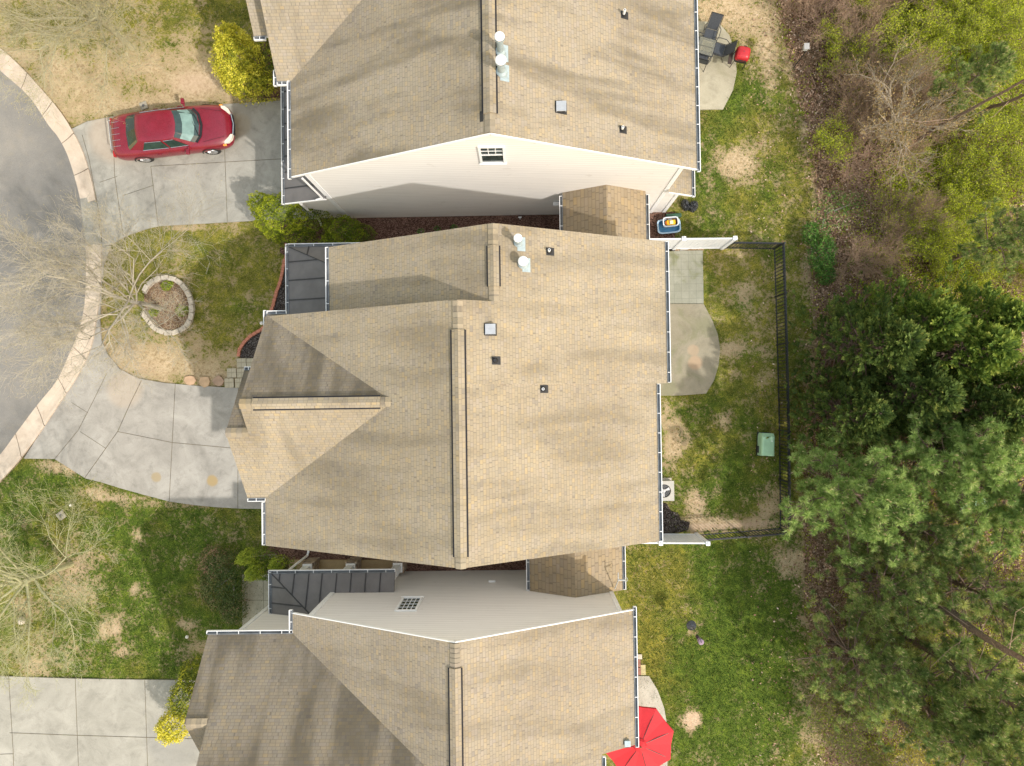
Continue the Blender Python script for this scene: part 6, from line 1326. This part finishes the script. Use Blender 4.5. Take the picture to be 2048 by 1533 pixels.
# bird feeding hook
q = at(1385, 1254, 1.45); root = empty('bird_feeder_pole', (q.x, q.y, 0), 0, 'black shepherd hook with round dark baffle and hanging violet feeder', 'bird feeder'); rodm = MB()
hk = at(1400, 1281, 1.6)-Vector((q.x, q.y, 0)); hk.z = 0
tube_path(rodm, [(0, 0, 0), (0, 0, 1.9), tuple(hk*.3+Vector((0, 0, 2.05))), tuple(hk*.8+Vector((0, 0, 2.02))), tuple(hk+Vector((0, 0, 1.92)))], .009); tube_path(rodm, [(0, 0, 1.9), tuple(-hk*.45+Vector((0, 0, 2.05)))], .009); rodm.build('pole', M_BF, root)
m = MB(); m.lathe([(.20, 1.25), (.19, 1.29), (.10, 1.37), (.02, 1.42)], 28); m.build('baffle', plain('smoked_dome', (.05, .055, .065), .25, var=.2), root, smooth=False)
m = MB(); c = hk; m.lathe([(.085, 1.50), (.10, 1.54), (.09, 1.78), (.11, 1.79), (.02, 1.86)], 20, (c.x, c.y, 0)); fe = m.build('feeder', plain('violet_plastic', (.30, .22, .31), .4, var=.2), root)
m = MB(); m.lathe([(.07, 1.42), (.07, 1.5)], 18, (c.x-.06, c.y+.09, 0)); m.build('feeder_tray', plain('dark_brown', (.06, .03, .03), .6), fe)
# bird box on a post in the wood edge
b = at(1588, 134); t_ = at(1613, 93, 2.1); root = empty('bird_box', (b.x, b.y, 0), 0, 'small grey bird box on a thin black post at the wood edge', 'bird box'); v = Vector((t_.x-b.x, t_.y-b.y, 0))
m = MB(); m.tube((0, 0, 0), (v.x*.2, v.y*.2, 1.5), .02, n=8); m.tube((v.x*.2, v.y*.2, 1.5), (v.x, v.y, 1.95), .02, n=8); m.build('post', M_BF, root); m = MB(); m.box((v.x-.08, v.y-.09, 1.93), (v.x+.08, v.y+.09, 2.12)); m.build('body', plain('weathered_wood', (.38, .38, .37), .9), root)
m = MB(); m.box((v.x-.1, v.y-.12, 2.12), (v.x+.1, v.y+.12, 2.14)); m.build('roof', plain('pale_grey_roof', (.33, .33, .33), .8), root)
# meter covers
for px, py, rz, s, lab in ((287, 211, R(20), .32, 'square concrete meter cover beside the red car'), (122, 1031, R(35), .34, 'square concrete meter cover on the lower green lawn')):
    q = at(px, py); root = empty('meter_cover', (q.x, q.y, 0), rz, lab, 'meter cover', 'concrete meter covers'); m = MB(); m.box((-s/2, -s/2, -.05), (s/2, s/2, .015)); m.build('slab', plain('weathered_concrete', (.34, .31, .25), .95, var=.25), root, bevel=.02); m = MB(); m.lathe([(.06, .015), (.05, .03)], 14); m.build('lid', plain('cast_iron', (.12, .12, .12), .7), root)
# garden lights
for px, py, r, zc, lab in ((524, 646.5, .075, .5, 'white globe light at the corner of the front gable'), (142, 1010, .055, .12, 'small white stub on the lower green lawn near the meter cover'), (375, 1273, .07, .06, 'white round cap in the lawn near the lower gutter corner'), (47, 1240, .16, .10, 'pale round stone under the lower left budding tree')):
    q = at(px, py, zc); m = MB()
    m.lathe([(.02, 0), (.02, zc)], 8); m.lathe([(r*.5, zc-.01), (r, zc+r*.6), (r*.85, zc+r*1.2), (r*.3, zc+r*1.6)], 18); tag(m.build('garden_light' if py < 700 else ('standpipe' if px != 47 else 'stone'), plain('off_white_cap', (.72, .70, .66), .5) if px != 47 else M_BLOCK, loc=(q.x, q.y, 0)), lab, 'light' if py < 700 else ('pipe' if px != 47 else 'stone'))
q = at(1040, 436, .15); m = MB(); m.tube((0, 0, 0), (0, 0, .28), .03, n=10); m.tube((-.07, 0, .28), (.07, 0, .28), .03, n=10); tag(m.build('vent_tee', M_WHITE, loc=(q.x, q.y, 0)), 'white plastic tee pipe standing in the mulch strip', 'pipe')
